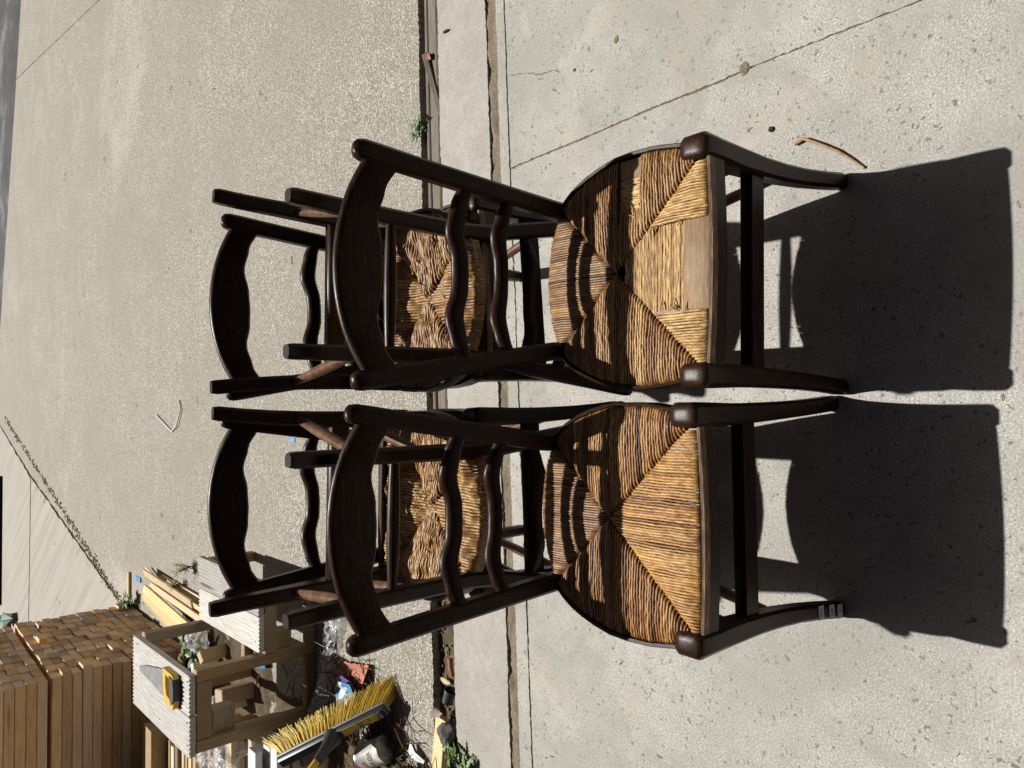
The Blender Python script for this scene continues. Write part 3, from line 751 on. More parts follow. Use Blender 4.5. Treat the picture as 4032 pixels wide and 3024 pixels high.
# ------------------------------------------------------------------ heap of trim lengths at the left edge
M_WHITE = plain('white_primer', (.62, .62, .60), .55, .35, 0, .08, 25); M_BRN = plain('brown_primer', (.17, .12, .10), .6, .3)
TG = 'trim lengths piled beside the decking steps'
def trim(x, y, z, w, h, m, label, L=.9, rx=0.0, rz=0.0):
    o = obj('trim_length', mesh_of('trim_length', *box(-L, 0, -w/2, w/2, 0, h, .0015), m, 30), None, (x, y, z), (rx, 0, rz))
    return tag(o, label, 'trim', TG)
trim(-1.59, 3.99, 0, .13, .34, M_FRAMEX, 'thick brown board end between the timber pack and the trim heap', 1.2)
r3 = random.Random(21); k = 0
yy = 3.88
ORD = ['first', 'second', 'third', 'fourth', 'fifth', 'sixth', 'seventh', 'eighth', 'ninth', 'tenth', 'eleventh', 'twelfth', 'thirteenth', 'fourteenth', 'fifteenth', 'sixteenth', 'seventeenth', 'eighteenth']
seen = {}
while yy > 3.06:
    w = r3.uniform(.022, .045); h = r3.uniform(.21, .30)
    m = r3.choice([M_TRIM, M_TRIM, M_TRIM, M_WHITE, M_BRN, M_LATH])
    cn = {M_TRIM.name: 'bare pine', M_WHITE.name: 'white primed', M_BRN.name: 'brown primed', M_LATH.name: 'pale'}[m.name]
    q = seen.get(cn, 0); seen[cn] = q+1
    trim(lerp(-1.38, -1.62, (yy-3.06)/.82)+r3.uniform(-.04, .05), yy, 0, w, h, m, '%s %s trim from the thick board end, in the heap left of the steps' % (ORD[q], cn), 1.0, 0, r3.uniform(-.01, .01))
    yy -= w+.003
for (x, y, z, w, h, m, lb) in ((-1.325, 2.80, .165, .055, .055, M_WHITE, 'white primed trim end nearest the broom bristles'),
                               (-1.345, 2.865, .17, .060, .05, M_WHITE, 'white primed trim end in the middle of the white group by the broom'),
                               (-1.375, 2.94, .175, .070, .06, M_WHITE, 'white primed trim end rearmost of the white group by the steps'),
                               (-1.36, 2.90, .236, .07, .03, M_WHITE, 'white primed trim lying on top of the white group'),
                               (-1.365, 3.015, .12, .055, .11, M_TRIM, 'bare pine block end behind the white group of trims'),
                               (-1.36, 2.84, .08, .18, .084, M_TRIM, 'wide pine board under the white primed trims'),
                               (-1.37, 2.85, .0, .20, .079, M_TRIM, 'lowest pine board under the white primed trims'),
                               (-1.44, 2.55, .0, .06, .12, M_WHITE, 'white primed trim end under the yellow broom pole')):
    trim(x, y, z, w, h, m, lb, .7)
# pieces standing under the steps
tag(obj('offcut_block', mesh_of('offcut_block', *box(-.045, .035, -.05, .05, 0, .17, .003), M_WHITE, 30), None, (-1.42, 3.62, 0), (0, 0, .3)), 'white wrapped offcut block standing under the decking steps', 'offcut')
tag(obj('offcut_block', mesh_of('offcut_block', *box(-.04, .03, -.045, .045, 0, .16, .004), M_TRIM, 30), None, (-1.355, 3.53, 0), (0, 0, .2)), 'brown pine offcut block standing under the decking steps', 'offcut')
for x, y, z, rx, rz, w, h, m, lb in ((-1.30, 2.735, .04, 0, .2, .020, .15, M_BRN, 'grey brown trim standing upright in front of the broom bristles'), (-1.355, 2.76, .0, .1, .1, .03, .14, M_BRN, 'short dark trim standing by the broom socket'), (-1.42, 2.80, .0, -.1, .3, .012, .2, M_LATH, 'thin pale splinter standing beside the white trims')):
    o = obj('offcut_strip', mesh_of('offcut_strip', *box(-w*.9, w*.9, -.012, .012, 0, h, .001), m, 30), None, (x, y, z), (rx, -.25, rz)); tag(o, lb, 'offcut')
for x, y, rz, lb in ((-1.08, 3.95, .3, 'white offcut standing behind the decking steps'), (-1.20, 4.02, 1.0, 'white offcut seen through the step frame'), (-1.00, 3.85, .7, 'pale offcut standing upright behind the decking steps')):
    tag(obj('offcut_block', mesh_of('offcut_block', *box(-.03, .03, -.02, .02, 0, .14, .003), M_LATH if 'pale' in lb else M_WHITE, 30), None, (x-.25, y, 0), (.08, -.1, rz)), lb, 'offcut')

# ------------------------------------------------------------------ clear plastic wrapping
def film_mat():
    t = NT('clear_film'); n = t.noise(t.coord(), 18, 4)
    t.bump(n, .8, .02)
    t.b.inputs['Base Color'].default_value = (.75, .76, .78, 1); t.b.inputs['Roughness'].default_value = .12
    t.b.inputs['Alpha'].default_value = .42; t.b.inputs['Specular IOR Level'].default_value = .7
    return t.m
M_FILM = film_mat()
def film(path, w, label, amp=.02, seed=0, z=.01):
    V = []; Fc = []; N = len(path)*8; ny = 10
    P = [Vector(p) for p in path]
    for i in range(N+1):
        s = (len(P)-1)*i/N; k = min(int(s), len(P)-2); p = P[k].lerp(P[k+1], s-k); t = (P[k+1]-P[k]).normalized(); sd_ = Vector((-t.y, t.x, 0))
        if sd_.length < .1: sd_ = Vector((1, 0, 0))
        for j in range(ny+1):
            u = j/ny-.5; ww = w*(1+.4*n1(i*.25, seed))
            q = p+sd_*(u*ww); q.z += z+abs(amp*(mnoise.noise(Vector((i*.33, j*.55, seed)))+.5*mnoise.noise(Vector((i*.9, j*1.3, seed+4)))))+amp*.6*(1-4*u*u)
            V.append(q)
    for i in range(N):
        for j in range(ny):
            a = i*(ny+1)+j; Fc.append((a, a+ny+1, a+ny+2, a+1))
    return tag(obj('plastic_film', mesh_of('plastic_film', V, Fc, M_FILM, 50)), label, 'plastic film')
film([(-.82, 2.68, 0), (-.95, 2.72, 0), (-1.08, 2.74, 0), (-1.2, 2.80, 0), (-1.29, 2.87, 0)], .10, 'crumpled clear plastic film strung along the foot of the steps', .035, 1)
film([(-1.37, 3.06, .18), (-1.43, 3.10, .27), (-1.52, 3.12, .27)], .20, 'crumpled clear plastic wrapping hanging over the trim heap', .05, 3)
film([(-1.42, 3.30, .22), (-1.47, 3.30, .28), (-1.55, 3.32, .28)], .12, 'torn clear wrapping on the rear of the trim heap', .04, 5)
film([(-1.26, 4.05, .05), (-1.18, 3.95, .12), (-1.15, 3.85, .05)], .16, 'clear plastic scrap behind the step frame', .05, 8)

# ------------------------------------------------------------------ broom
br = thing('broom', 'broom with yellow bristles and yellow pole tipped against the debris', 'broom', (-1.158, 2.40, .18))
ax = Vector((-.199, .29, .24)); HL = ax.length; ax.normalize()
bd = Vector((.35, .80, -.45)); bd = (bd-ax*bd.dot(ax)).normalized(); bn = ax.cross(bd)
M_BL = Matrix((ax, bd, bn)).transposed().to_4x4()
M_BRISTLE = plain('yellow_bristle', (.78, .60, .10), .5, .35, 0, .25, 200); M_BLK = plain('black_broom_plastic', (.03, .031, .034), .4, .5); M_GREYEDGE = plain('grey_broom_edge', (.22, .23, .25), .45, .45)
HH = HL/2
def bl(vf): return xform(vf, M_BL)
obj('head_block', mesh_of('head_block', *bl(box(-HH-.01, HH+.01, -.026, -.004, -.021, .021, .006)), M_BLK, 40), br)
obj('head_rim', mesh_of('head_rim', *bl(box(-HH-.012, HH+.012, -.006, .004, -.024, .024, .002)), M_GREYEDGE, 40), br)
t = NT('broom_sticker'); n_ = t.noise(t.coord(), 22, 3)
obj('sticker', mesh_of('sticker', *bl(box(-HH+.01, -.045, -.0272, -.0258, -.016, .016)), t.done(t.ramp(n_, [(.44, (.58, .44, .06)), (.5, (.16, .16, .17)), (.58, (.56, .43, .07))], 'CONSTANT'), .45), 0), br)
r4 = random.Random(4); V = []; Fc = []; BC = []
for a in range(30):
    for b in range(4):
        x0 = lerp(-HH, HH, (a+.5)/30); z0 = lerp(-.018, .018, (b+.5)/4); tx, tz = r4.uniform(-.008, .008), r4.uniform(-.006, .006); dirt = r4.uniform(0, .35)
        for s_ in range(16):
            an = r4.uniform(0, 6.28); ra = sqrt(r4.random()); ox, oz = ra*cos(an), ra*sin(an); L = .104*r4.uniform(.88, 1.04)
            p0 = Vector((x0+ox*.0035, .002, z0+oz*.0035)); fx = x0*.42+tx+ox*.011; fz = z0*.9+tz+oz*.011
            p1 = p0+Vector((fx*.45, L*.55, fz*.4)); p2 = p0+Vector((fx+r4.uniform(-.004, .004), L, fz+r4.uniform(-.004, .004)))
            i0 = len(V); w = .0008
            for q, p in enumerate((p0, p1, p2)):
                V += [M_BL @ (p+Vector((w, 0, 0))), M_BL @ (p+Vector((-w*.5, 0, w*.87))), M_BL @ (p+Vector((-w*.5, 0, -w*.87)))]
                BC += [mixc((.76, .56, .085), (.30, .26, .15), min(1, dirt*(.6, .8, 1.6)[q]))]*3
            for q in (0, 3):
                for e in range(3): Fc.append((i0+q+e, i0+q+(e+1) % 3, i0+q+3+(e+1) % 3, i0+q+3+e))
t = NT('yellow_bristle'); at_ = t.n('ShaderNodeAttribute'); at_.attribute_name = 'Col'; M_BRISTLE = t.done(at_.outputs['Color'], .5, .35)
tag(obj('bristles', mesh_of('bristles', V, Fc, M_BRISTLE, 0, BC), br), kind='stuff')
pd = Vector((-.35, -.43, .83)).normalized()
s0 = M_BL @ Vector((0, -.03, 0))
obj('socket', mesh_of('socket', *sweep([M_BL @ Vector((0, -.01, 0)), s0, s0+pd*.03, s0+pd*.07, s0+pd*.10], [osec(.034), osec(.031), osec(.022), osec(.018), osec(.017)]), M_BLK, 60), br)
obj('pole', mesh_of('pole', *sweep([s0+pd*.085, s0+pd*.5, s0+pd*1.15], [osec(.0125)]*3), M_YEL, 60), br)

# ------------------------------------------------------------------ tin can with a torn label
cn = thing('tin_can', 'dented white tin can with a torn label lying on the twigs', 'can', (-1.245, 2.33, .052))
cd_ = Vector((-.45, .80, .30)).normalized()
Mc = frame((0, 0, 0), cd_.cross(Vector((0, 0, 1))).normalized(), cd_)
t = NT('can_label'); tc = t.coord(); n_ = t.noise(tc, 9, 3)
M_CAN = t.done(t.ramp(n_, [(.40, (.55, .55, .52)), (.52, (.30, .28, .24)), (.6, (.62, .62, .6)), (.68, (.38, .33, .27))]), .5, .4)
M_TIN = plain('bare_tin', (.55, .55, .55), .3, .5, .9, .15); M_RED = plain('label_red', (.42, .07, .03), .5); M_LBL = plain('label_ink', (.07, .06, .06), .6)
def lathe(prof, n=28, dent=0): return loft([[(r*cos(2*pi*k/n)*(1-dent*max(0, cos(2*pi*k/n-.5))**6), r*sin(2*pi*k/n), z) for k in range(n)] for r, z in prof])
obj('body', mesh_of('body', *xform(lathe([(.047, -.055), (.049, -.054), (.049, -.05), (.0475, -.046), (.0475, .046), (.049, .05), (.049, .054), (.0465, .055)], dent=.08), Mc), M_CAN, 30), cn)
obj('lid', mesh_of('lid', *xform(lathe([(.045, .052), (.040, .0565), (.033, .0565), (.030, .0535), (.012, .0535)]), Mc), M_WHITE, 30), cn)
obj('rim', mesh_of('rim', *xform(lathe([(.047, .050), (.0505, .052), (.0505, .057), (.047, .0575)]), Mc), M_TIN, 30), cn)
me = text_mesh('lettering', 'STOR', .024, M_LBL)
for v in me.vertices:
    a = -pi*.62+v.co.x/.048; v.co = Mc @ Vector((.0484*cos(a), .0484*sin(a), v.co.y-.012))
obj('lettering', me, cn)
V = []; Fc = []
for i in range(7):
    a = -pi*.62+lerp(-.6, .05, i/6); V += [Mc @ Vector((.0483*cos(a), .0483*sin(a), .012+.010*i/6)), Mc @ Vector((.0483*cos(a), .0483*sin(a), .014+.018*i/6))]
for i in range(6): Fc.append((2*i, 2*i+2, 2*i+3, 2*i+1))
obj('label_flash', mesh_of('label_flash', V, Fc, M_RED, 0), cn)

# ------------------------------------------------------------------ scraps
def scrap(name, pts, th, m, label, cat, bend=.01, seed=0, z=.006):
    """an irregular thin sheet lying on the ground, gently buckled"""
    n = len(pts); cx = sum(p[0] for p in pts)/n; cy = sum(p[1] for p in pts)/n; rings = 6; V = []; Fc = []
    def zz(x, y): return z+bend*(.6+mnoise.noise(Vector((x*18, y*18, seed))))
    for s_ in (0, 1):
        V.append(Vector((cx, cy, zz(cx, cy)+s_*th)))
        for r in range(1, rings+1):
            for p in pts:
                x, y = lerp(cx, p[0], r/rings), lerp(cy, p[1], r/rings); V.append(Vector((x, y, zz(x, y)+s_*th)))
    h = len(V)//2
    for i in range(n):
        j = (i+1) % n
        Fc += [(0, 1+j, 1+i), (h, h+1+i, h+1+j)]
        for r in range(rings-1):
            a, b = 1+r*n, 1+(r+1)*n
            Fc += [(a+i, a+j, b+j, b+i), (h+a+j, h+a+i, h+b+i, h+b+j)]
        a = 1+(rings-1)*n; Fc.append((a+i, a+j, h+a+j, h+a+i))
    return tag(obj(name, mesh_of(name, V, Fc, m, 50)), label, cat)
M_SAND = plain('red_sandpaper', (.42, .17, .11), .85, .2, 0, .2, 300); M_PURP = plain('purple_plastic', (.11, .09, .26), .35, .5); 
sp = [(-1.095, 2.70), (-1.045, 2.655), (-.995, 2.60)]+[(lerp(-.995, -.968, i/10)+(.004 if i % 2 else 0), lerp(2.60, 2.425, i/10)) for i in range(11)]+[(-1.03, 2.44), (-1.07, 2.47)]
scrap('sandpaper_sheet', sp, .0012, M_SAND, 'creased red sandpaper sheet beside the broom', 'sandpaper', .022, 2, .012)
scrap('plastic_scrap', [(-1.10, 2.60), (-1.06, 2.63), (-1.03, 2.58), (-1.04, 2.50), (-1.07, 2.465), (-1.10, 2.52)], .002, M_PURP, 'shiny purple plastic scrap half under the broom bristles', 'plastic scrap', .018, 4, .036)
t = NT('torn_packaging'); vo = t.vor(t.coord(), 34); M_PACK = t.done(t.ramp(t.n('ShaderNodeSeparateColor').outputs[0], [(0, (.5, .5, .5)), (1, (.5, .5, .5))]), .5)
sp_ = [n for n in t.t.nodes if n.bl_idname == 'ShaderNodeSeparateColor'][0]; t.l(vo.outputs['Color'], sp_.inputs[0])
rp = [n for n in t.t.nodes if n.bl_idname == 'ShaderNodeValToRGB'][0]; rp.color_ramp.interpolation = 'CONSTANT'
e = rp.color_ramp.elements; e[0].color = (.07, .22, .38, 1); e[1].position = .35; e[1].color = (.55, .58, .6, 1); q = e.new(.7); q.color = (.03, .05, .08, 1); q = e.new(.82); q.color = (.45, .62, .7, 1)
scrap('torn_packaging', [(-1.085, 2.60), (-1.045, 2.55), (-1.035, 2.47), (-1.075, 2.45), (-1.105, 2.47), (-1.14, 2.54), (-1.105, 2.58)], .001, M_PACK, 'torn blue and white printed packaging between film and broom', 'packaging', .03, 6, .05)
scrap('torn_packaging', [(-1.29, 2.46), (-1.25, 2.47), (-1.23, 2.41), (-1.30, 2.37), (-1.33, 2.42)], .001, M_PACK, 'torn blue paper tucked behind the tin can', 'packaging', .02, 9, .02)
M_BLUE = plain('blue_plastic', (.06, .25, .55), .4); M_WP = plain('white_strip', (.75, .75, .73), .5); M_GRN = plain('pale_green_plastic', (.45, .58, .50), .3, .5)
scrap('blue_scrap', [(-1.125, 5.43), (-1.16, 5.40), (-1.155, 5.30), (-1.12, 5.31)], .004, M_BLUE, 'small square of blue plastic by the pale laths', 'plastic scrap', .004, 1, .002)
scrap('blue_scrap', [(-1.16, 3.42), (-1.22, 3.40), (-1.20, 3.31), (-1.15, 3.34)], .002, M_BLUE, 'crumpled blue plastic on the ground under the steps', 'plastic scrap', .05, 3, .002)
scrap('blue_scrap', [(-.135, 3.12), (-.16, 3.11), (-.155, 3.06), (-.14, 3.06)], .002, M_BLUE, 'tiny blue fleck on the aggregate behind the rear left chair', 'plastic scrap', .002, 5, .001)
scrap('white_scrap', [(-1.16, 2.16), (-1.20, 2.16), (-1.23, 2.10), (-1.20, 2.08), (-1.18, 2.12)], .001, M_WP, 'bent white paper scrap beside the lath offcut', 'paper scrap', .02, 8, .004)
scrap('plastic_sheet', [(-2.48, 10.1), (-2.32, 9.88), (-2.26, 9.98), (-2.35, 10.3), (-2.46, 10.4)], .01, M_GRN, 'pale green plastic piece beyond the far timber', 'plastic scrap', .12, 4, .02)
def tube(name, pts, r, m, label, cat, n=8, taper=None):
    secs = [osec(r*(1 if not taper else lerp(1, taper, i/(len(pts)-1))), n) for i in range(len(pts))]
    return tag(obj(name, mesh_of(name, *sweep(pts, secs, (.31, .2, 1)), m, 60)), label, cat)
tube('packing_strap', [(-.044, 4.98, .008), (-.143, 4.69, .006), (-.108, 4.59, .012), (-.007, 4.52, .008), (.044, 4.56, .005)], .0045, M_WP, 'bent white plastic strap on the aggregate ground', 'strap', 6)
M_STRAW = plain('loose_rush', (.27, .16, .07), .5, .35, 0, .35, 90); M_TWIG = plain('dry_twig', (.12, .075, .045), .9, .1, 0, .3, 80)
tube('rush_piece', [(.540, .737, .006), (.545, .716, .010), (.525, .683, .011), (.502, .648, .009), (.478, .62, .006), (.456, .598, .004)], .0038, M_STRAW, 'curved broken rush strand lying right of the torn chair', 'rush strand', 8, .6)
M_BLKP = plain('dark_green_pole', (.012, .018, .016), .5)
tube('dark_pole', [(-.82, 11.05, .04), (-1.5, 11.05, .04), (-2.4, 11.05, .04)], .045, M_BLKP, 'dark pole lying across the far brushed concrete', 'pole', 10)
stick('far_plank', (-2.45, 10.35, .06), (-2.80, 11.6, .06), .16, .06, M_LATH, 'pale plank lying far off behind the timber packs', 'plank')
# things in the channel
stick('channel_timber', (-.10, 1.996, -.036), (2.3, 2.070, -.036), .050, .05, M_DRIFT, 'wide old grey timber strip bedded in the open channel', 'timber strip', None, .04, .004)
stick('channel_timber', (-.30, 2.034, -.034), (2.3, 2.100, -.034), .016, .05, M_DRIFT, 'thin old timber strip along the far side of the channel', 'timber strip', None, -.03, .003)
stick('split_stick', (1.215, 2.068, .0), (.985, 1.992, -.012), .020, .012, M_DRIFT, 'split grey stick lying in the channel beyond the right chairs', 'stick', None, .4, .002)
stick('lath_offcut', (-1.028, 1.985, .006), (-1.30, 2.02, .010), .052, .022, M_LATH, 'pale lath offcut bridging the channel beside the rock', 'offcut')
M_RUST = plain('orange_brown_paint', (.25, .10, .04), .6, .3, 0, .5, 120)
tube('brush_stub', [(-.835, 1.968, -.012), (-.865, 1.962, -.010), (-.892, 1.955, -.012)], .010, M_RUST, 'orange brown stub lying in the channel', 'stub', 8, .8)
M_POT = plain('black_plastic_pot', (.02, .021, .023), .45, .5)
pt = obj('plant_pot', mesh_of('plant_pot', *lathe([(.020, 0), (.022, .002), (.026, .050), (.028, .052), (.028, .058), (.0255, .058), (.024, .05), (.019, .004)]), M_POT, 40), None, (-.975, 1.965, .004)); pt.rotation_euler = (radians(96), 0, radians(70)); pt.scale = (.8, .8, .8); tag(pt, 'small black plastic pot lying in the channel', 'pot')
def rock(name, loc, r, m, label, seed=0, cat='stone', sq=(1, 1, .7), sub=10):
    V = []; Fc = []; nu, nv = sub*2, sub
    for j in range(nv+1):
        for i in range(nu):
            th = pi*j/nv; ph = 2*pi*i/nu; d = Vector((sin(th)*cos(ph), sin(th)*sin(ph), cos(th)))
            k = r*(1+.35*mnoise.noise(d*1.6+Vector((seed, 0, 0)))+.12*mnoise.noise(d*5+Vector((0, seed, 0))))
            V.append(Vector((d.x*sq[0], d.y*sq[1], d.z*sq[2]))*k)
    for j in range(nv):
        for i in range(nu): a = j*nu+i; b = j*nu+(i+1) % nu; Fc.append((a, a+nu, b+nu, b))
    return tag(obj(name, mesh_of(name, V, Fc, m, 40), None, loc), label, cat)
M_ROCK = soil('grey_stone', (.11, .105, .095), (.17, .16, .145), (.25, .235, .21)); M_PEB = soil('dark_pebble', (.05, .045, .04), (.09, .08, .07), (.15, .13, .11))
rock('stone', (-1.075, 1.962, .0), .042, M_ROCK, 'grey angular stone in the channel beside the lath offcut', 3, 'stone', (1.1, .9, .8))
rock('pebble', (.588, .792, .003), .0062, M_PEB, 'dark pebble on concrete above the curved rush strand', 5, 'pebble', (1, 1, .8), 6)
rock('pebble', (.946, 1.218, .0), .010, M_MUD, 'crumbled mud lump on the right concrete slab', 7, 'pebble', (1, .8, .25), 8)
rock('pebble', (.917, 1.367, .001), .005, M_MUD, 'tiny dark lump near the hairline joint at the right', 9, 'pebble', (1, 1, .7), 6)
rock('pebble', (1.245, 1.94, .004), .012, M_PEB, 'elongated dark crumb on the strip right of the chairs', 4, 'pebble', (.35, 1.4, .5), 6)
rock('soil_clod', (-1.30, 2.26, .01), .035, M_MUD, 'pale clod of dried mud beside the tin can', 12, 'clod', (1.1, 1, .5))
rock('soil_clod', (.742, .853, .0), .013, M_MUD, 'mud patch where the slab joint bends', 15, 'clod', (1.2, 1, .3), 8)

# ------------------------------------------------------------------ plants
def leaf_mat(name, a, b):
    t = NT(name); n = t.noise(t.coord(), 40, 3); t.b.inputs['Transmission Weight'].default_value = 0
    return t.done(t.ramp(n, [(.35, a), (.65, b)]), .5, .35)
M_LEAF = leaf_mat('weed_leaf', (.05, .10, .018), (.11, .19, .04)); M_LEAF2 = leaf_mat('pale_weed_leaf', (.11, .17, .07), (.20, .27, .12)); M_DRY = leaf_mat('dry_leaf', (.28, .23, .09), (.40, .34, .15))
def leaf_geo(p, d, up, L, w, lob=0, curl=.2):
    """a pointed leaf, optionally lobed, two faces wide and folded along the rib"""
    d = Vector(d).normalized(); up = Vector(up); s_ = d.cross(up)
    if s_.length < .05: s_ = d.cross(Vector((1, 0, .3)))
    s_.normalize(); u = s_.cross(d); V = []; Fc = []; N = 6 if not lob else 12
    for i in range(N+1):
        t = i/N; ww = w*sin(pi*min(1, t*.92+.05))**.8*(1-.15*t)
        if lob and i % 2: ww *= .45
        c = p+d*(L*t)+u*(-curl*L*t*t)
        V += [c-s_*ww+u*ww*.25, c, c+s_*ww+u*ww*.25]
    for i in range(N):
        a = 3*i; Fc += [(a, a+1, a+4, a+3), (a+1, a+2, a+5, a+4)]
    return V, Fc
def plant(name, loc, stems, h, spread, ll, lw, m, label, seed, lob=0, nleaf=9, cat='weed', flat=.3):
    rr = random.Random(seed); r = thing(name, label, cat, loc)
    parts = []; st_ = []
    for s_ in range(stems):
        a = rr.uniform(0, 6.28); e = Vector((cos(a)*spread*rr.uniform(.4, 1), sin(a)*spread*rr.uniform(.4, 1), h*rr.uniform(.6, 1.1)))
        pts = [Vector((0, 0, 0)), e*.5+Vector((0, 0, h*.15)), e]
        st_.append(sweep(pts, [osec(.0016, 5), osec(.0013, 5), osec(.0008, 5)], (.3, .2, 1) if abs(e.normalized().z) < .9 else (1, 0, 0)))
        for k in range(nleaf):
            t = rr.uniform(.2, 1); p = pts[0].lerp(pts[1], t*2) if t < .5 else pts[1].lerp(pts[2], t*2-1)
            b = rr.uniform(0, 6.28); parts.append(leaf_geo(p, (cos(b), sin(b), rr.uniform(-.2, .7)), (rr.uniform(-.4, .4), rr.uniform(-.4, .4), 1), ll*rr.uniform(.6, 1.15), lw*rr.uniform(.7, 1.2), lob, rr.uniform(0, .4)))
    obj('stem', mesh_of('stem', *join(st_), M_LEAF, 60), r)
    tag(obj('foliage', mesh_of('foliage', *join(parts), m, 180), r), kind='stuff')
    return r
plant('weed', (.953, 2.085, -.02), 6, .042, .050, .024, .006, M_LEAF, 'feathery green weed growing in the channel beyond the right chair', 1, 1, 9)
plant('weed', (-1.33, 5.42, 0), 9, .09, .10, .055, .010, M_LEAF, 'green weed at the far bottom corner of the timber pack', 2, 0, 9)
plant('weed', (-1.26, 4.05, 0), 9, .14, .12, .07, .016, M_LEAF, 'leafy weed growing behind the decking steps', 3, 0, 9)
plant('weed', (-1.10, 1.93, -.03), 5, .07, .055, .034, .010, M_LEAF, 'dark green weed beside the grey stone at the channel', 4, 0, 6)
plant('weed', (-1.13, 1.865, -.01), 3, .045, .04, .055, .013, M_LEAF2, 'pale lobed weed leaning on the concrete strip', 5, 1, 4)
plant('weed', (-1.26, 2.19, 0), 4, .16, .05, .028, .007, M_LEAF, 'trailing weed stems reaching over the tin can', 6, 0, 5)
plant('weed', (.55, 2.02, -.03), 3, .03, .025, .02, .004, M_LEAF, 'small tuft of green in the channel behind the chairs', 8, 0, 6)
plant('dry_tuft', (-.90, 4.35, 0), 14, .10, .05, .04, .003, M_DRY, 'dry grass tuft beside the lower decking tread', 9, 0, 6)
plant('dry_tuft', (-1.03, 4.50, 0), 12, .09, .04, .04, .003, M_DRY, 'dry grass tuft at the right of the lath pile', 10, 0, 6)
def leaves(name, loc, L, w, m, label, seed, n=1, lob=0):
    rr = random.Random(seed); ps = []
    for k in range(n): a = rr.uniform(0, 6.28); ps.append(leaf_geo(Vector((rr.uniform(-.02, .02), rr.uniform(-.02, .02), .006+k*.002)), (cos(a), sin(a), .15), (.1, .2, 1), L, w, lob, .15))
    return tag(obj(name, mesh_of(name, *join(ps), m, 180), None, loc), label, 'leaf')
leaves('fallen_leaf', (-.92, 1.975, -.02), .055, .013, M_DRY, 'yellow fallen leaf in the channel', 3, 1, 1)
leaves('fallen_leaf', (-.955, 1.955, -.02), .035, .008, M_DRY, 'smaller yellow fallen leaf near the black pot', 8)
M_RLEAF = leaf_mat('brown_leaf', (.20, .07, .03), (.30, .12, .05))
leaves('fallen_leaf', (1.20, 2.045, -.005), .035, .012, M_RLEAF, 'curled red brown leaf by the split stick', 5)
M_DLEAF = leaf_mat('dead_leaf', (.09, .06, .05), (.16, .11, .09))
leaves('fallen_leaf', (-1.03, 2.02, .022), .06, .022, M_DLEAF, 'dead brown leaf resting on the lath offcut', 6, 1, 1)
leaves('fallen_leaf', (-1.33, 3.42, .02), .06, .02, M_RLEAF, 'tan leaf in the dark under the steps', 2)

# ------------------------------------------------------------------ soil and litter along the heap (too fine to count)
V = []; Fc = []; nx, ny = 70, 90
for i in range(nx+1):
    for j in range(ny+1):
        x = lerp(-2.3, -1.0, i/nx); y = lerp(2.08, 4.5, j/ny)
        edge_ = -1.20+.10*mnoise.noise(Vector((y*3, 1, 0)))+(.10 if y > 3.3 else 0)
        k = max(0, min(1, (edge_-x)/.12)); kb = min(1, max(0, (y-2.10)/.06))
        z = -.006+.026*k*kb*(.6+.6*mnoise.noise(Vector((x*9, y*9, 0)))+.35*mnoise.noise(Vector((x*40, y*40, 3))))
        V.append(Vector((x, y, z)))
for i in range(nx):
    for j in range(ny): a = i*(ny+1)+j; Fc.append((a, a+ny+1, a+ny+2, a+1))
tag(obj('soil', mesh_of('soil', V, Fc, M_SOIL, 180)), 'dark soil heaped under the debris', 'soil', kind='stuff')
r5 = random.Random(12); parts = []
def twig(x, y, z, L, r):
    a = r5.uniform(0, 6.28); e = r5.uniform(-.25, .35); d = Vector((cos(a), sin(a), e))*L; p = Vector((x, y, z))
    return sweep([p, p+d*.5+Vector((r5.uniform(-.1, .1)*L, r5.uniform(-.1, .1)*L, 0)), p+d], [osec(r, 5), osec(r*.9, 5), osec(r*.6, 5)], (.31, .2, 1))
for k in range(520):
    if k < 260: x, y = r5.gauss(-1.25, .07), r5.gauss(2.33, .13)
    elif k < 400: x, y = r5.uniform(-1.5, -1.15), r5.uniform(2.2, 3.1)
    else: x, y = r5.gauss(-1.08, .05), r5.gauss(2.50, .10)
    parts.append(twig(x, y, r5.uniform(.004, .035), r5.uniform(.02, .10), r5.uniform(.001, .0032)))
tag(obj('twig_litter', mesh_of('twig_litter', *join(parts), M_TWIG, 60)), 'brown twigs and litter strewn round the can and broom', 'litter', kind='stuff')
parts = []
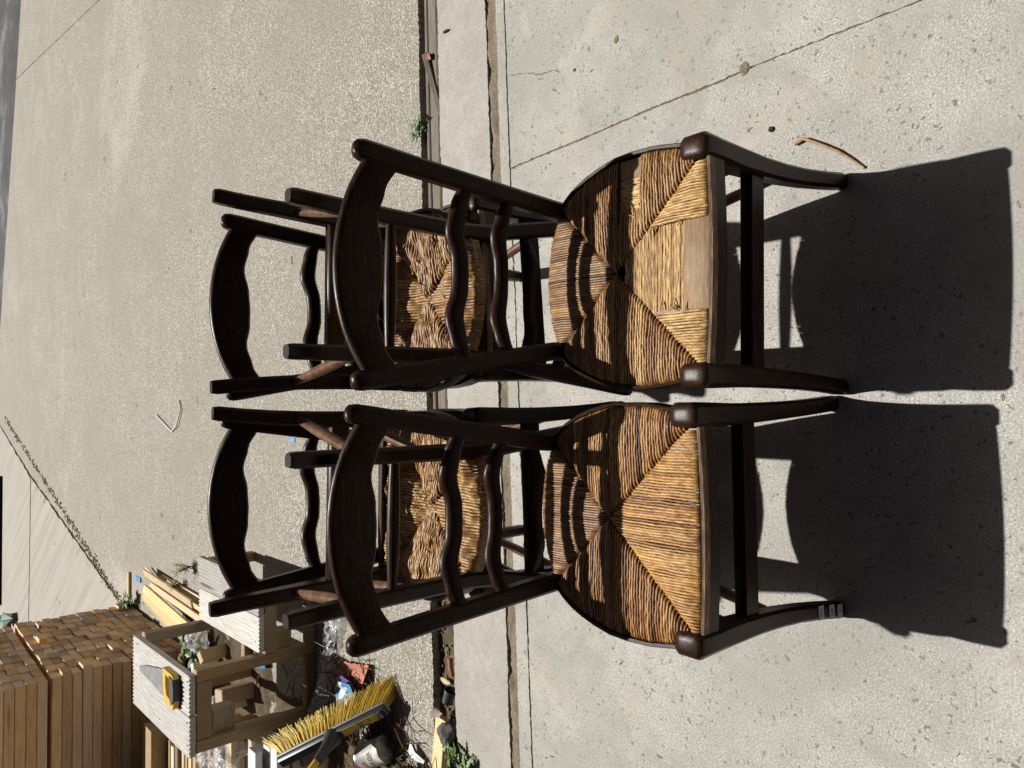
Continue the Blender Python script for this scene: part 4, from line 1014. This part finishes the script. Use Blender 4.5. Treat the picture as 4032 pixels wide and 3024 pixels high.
for k in range(300):     # grit and straw crumbs scattered over all the slabs and the joints
    u = r5.random()
    if u < .35: x, y, z = r5.uniform(-1.3, 1.5), r5.uniform(.3, 1.6), .001
    elif u < .65: y = r5.uniform(2.2, 8); x = r5.uniform(-.45*y, .5*y); z = .001
    elif u < .8: x = r5.uniform(-1.2, 1.5); y = lerp(yh0(x), yh1(x), r5.random()); z = -.026
    else:
        t_ = r5.random(); x = lerp(-1.373, -.70, t_)+r5.gauss(0, .03); y = lerp(5.824, 9.17, t_)+r5.gauss(0, .05); z = .0
    if z == .001 and y < 2.2 and x < -1.0: continue
    a = r5.uniform(0, 6.28); L = r5.uniform(.006, .03)*(.7 if y < 3 else 1.5); rr = r5.uniform(.0004, .0009)*(1 if y < 3 else 2.0)
    p = Vector((x, y, z+rr)); d = Vector((cos(a), sin(a), .03))*L
    parts.append(sweep([p, p+d*.5+Vector((0, 0, .002)), p+d], [osec(rr, 4)]*3, (0, 0, 1)))
tag(obj('straw_litter', mesh_of('straw_litter', *join(parts), M_TWIG, 60)), 'fine straw and grit scattered over the concrete', 'litter', kind='stuff')
parts = []
for k in range(1500):     # crumbs along the joints
    u = r5.random()
    if u < .45:
        t_ = r5.random(); x = lerp(-1.40, -.10, t_**1.3); s_ = (x+1.361)/(1.26); y = 5.824+max(-.1, s_)*5.0+r5.gauss(0, .02); x += r5.gauss(0, .018); r = r5.uniform(.003, .009); z = 0
    elif u < .8: x = r5.uniform(-1.3, 1.5); y = lerp(yh0(x), yh1(x), r5.random()); r = r5.uniform(.002, .007); z = -.030
    else: x = r5.uniform(-1.3, 1.5); y = lerp(ym0(x), ym1(x), r5.random()); r = r5.uniform(.0012, .004); z = -.011
    b_ = box(-r, r, -r*.8, r*.8, 0, r, r*.3); M = Matrix.Translation((x, y, z)) @ Matrix.Rotation(r5.uniform(0, 6.28), 4, 'Z') @ Matrix.Rotation(r5.uniform(-.4, .4), 4, 'X')
    parts.append(xform(b_, M))
tag(obj('joint_crumbs', mesh_of('joint_crumbs', *join(parts), M_FILL, 0)), 'crumbs of dirt along the slab joints', 'litter', kind='stuff')
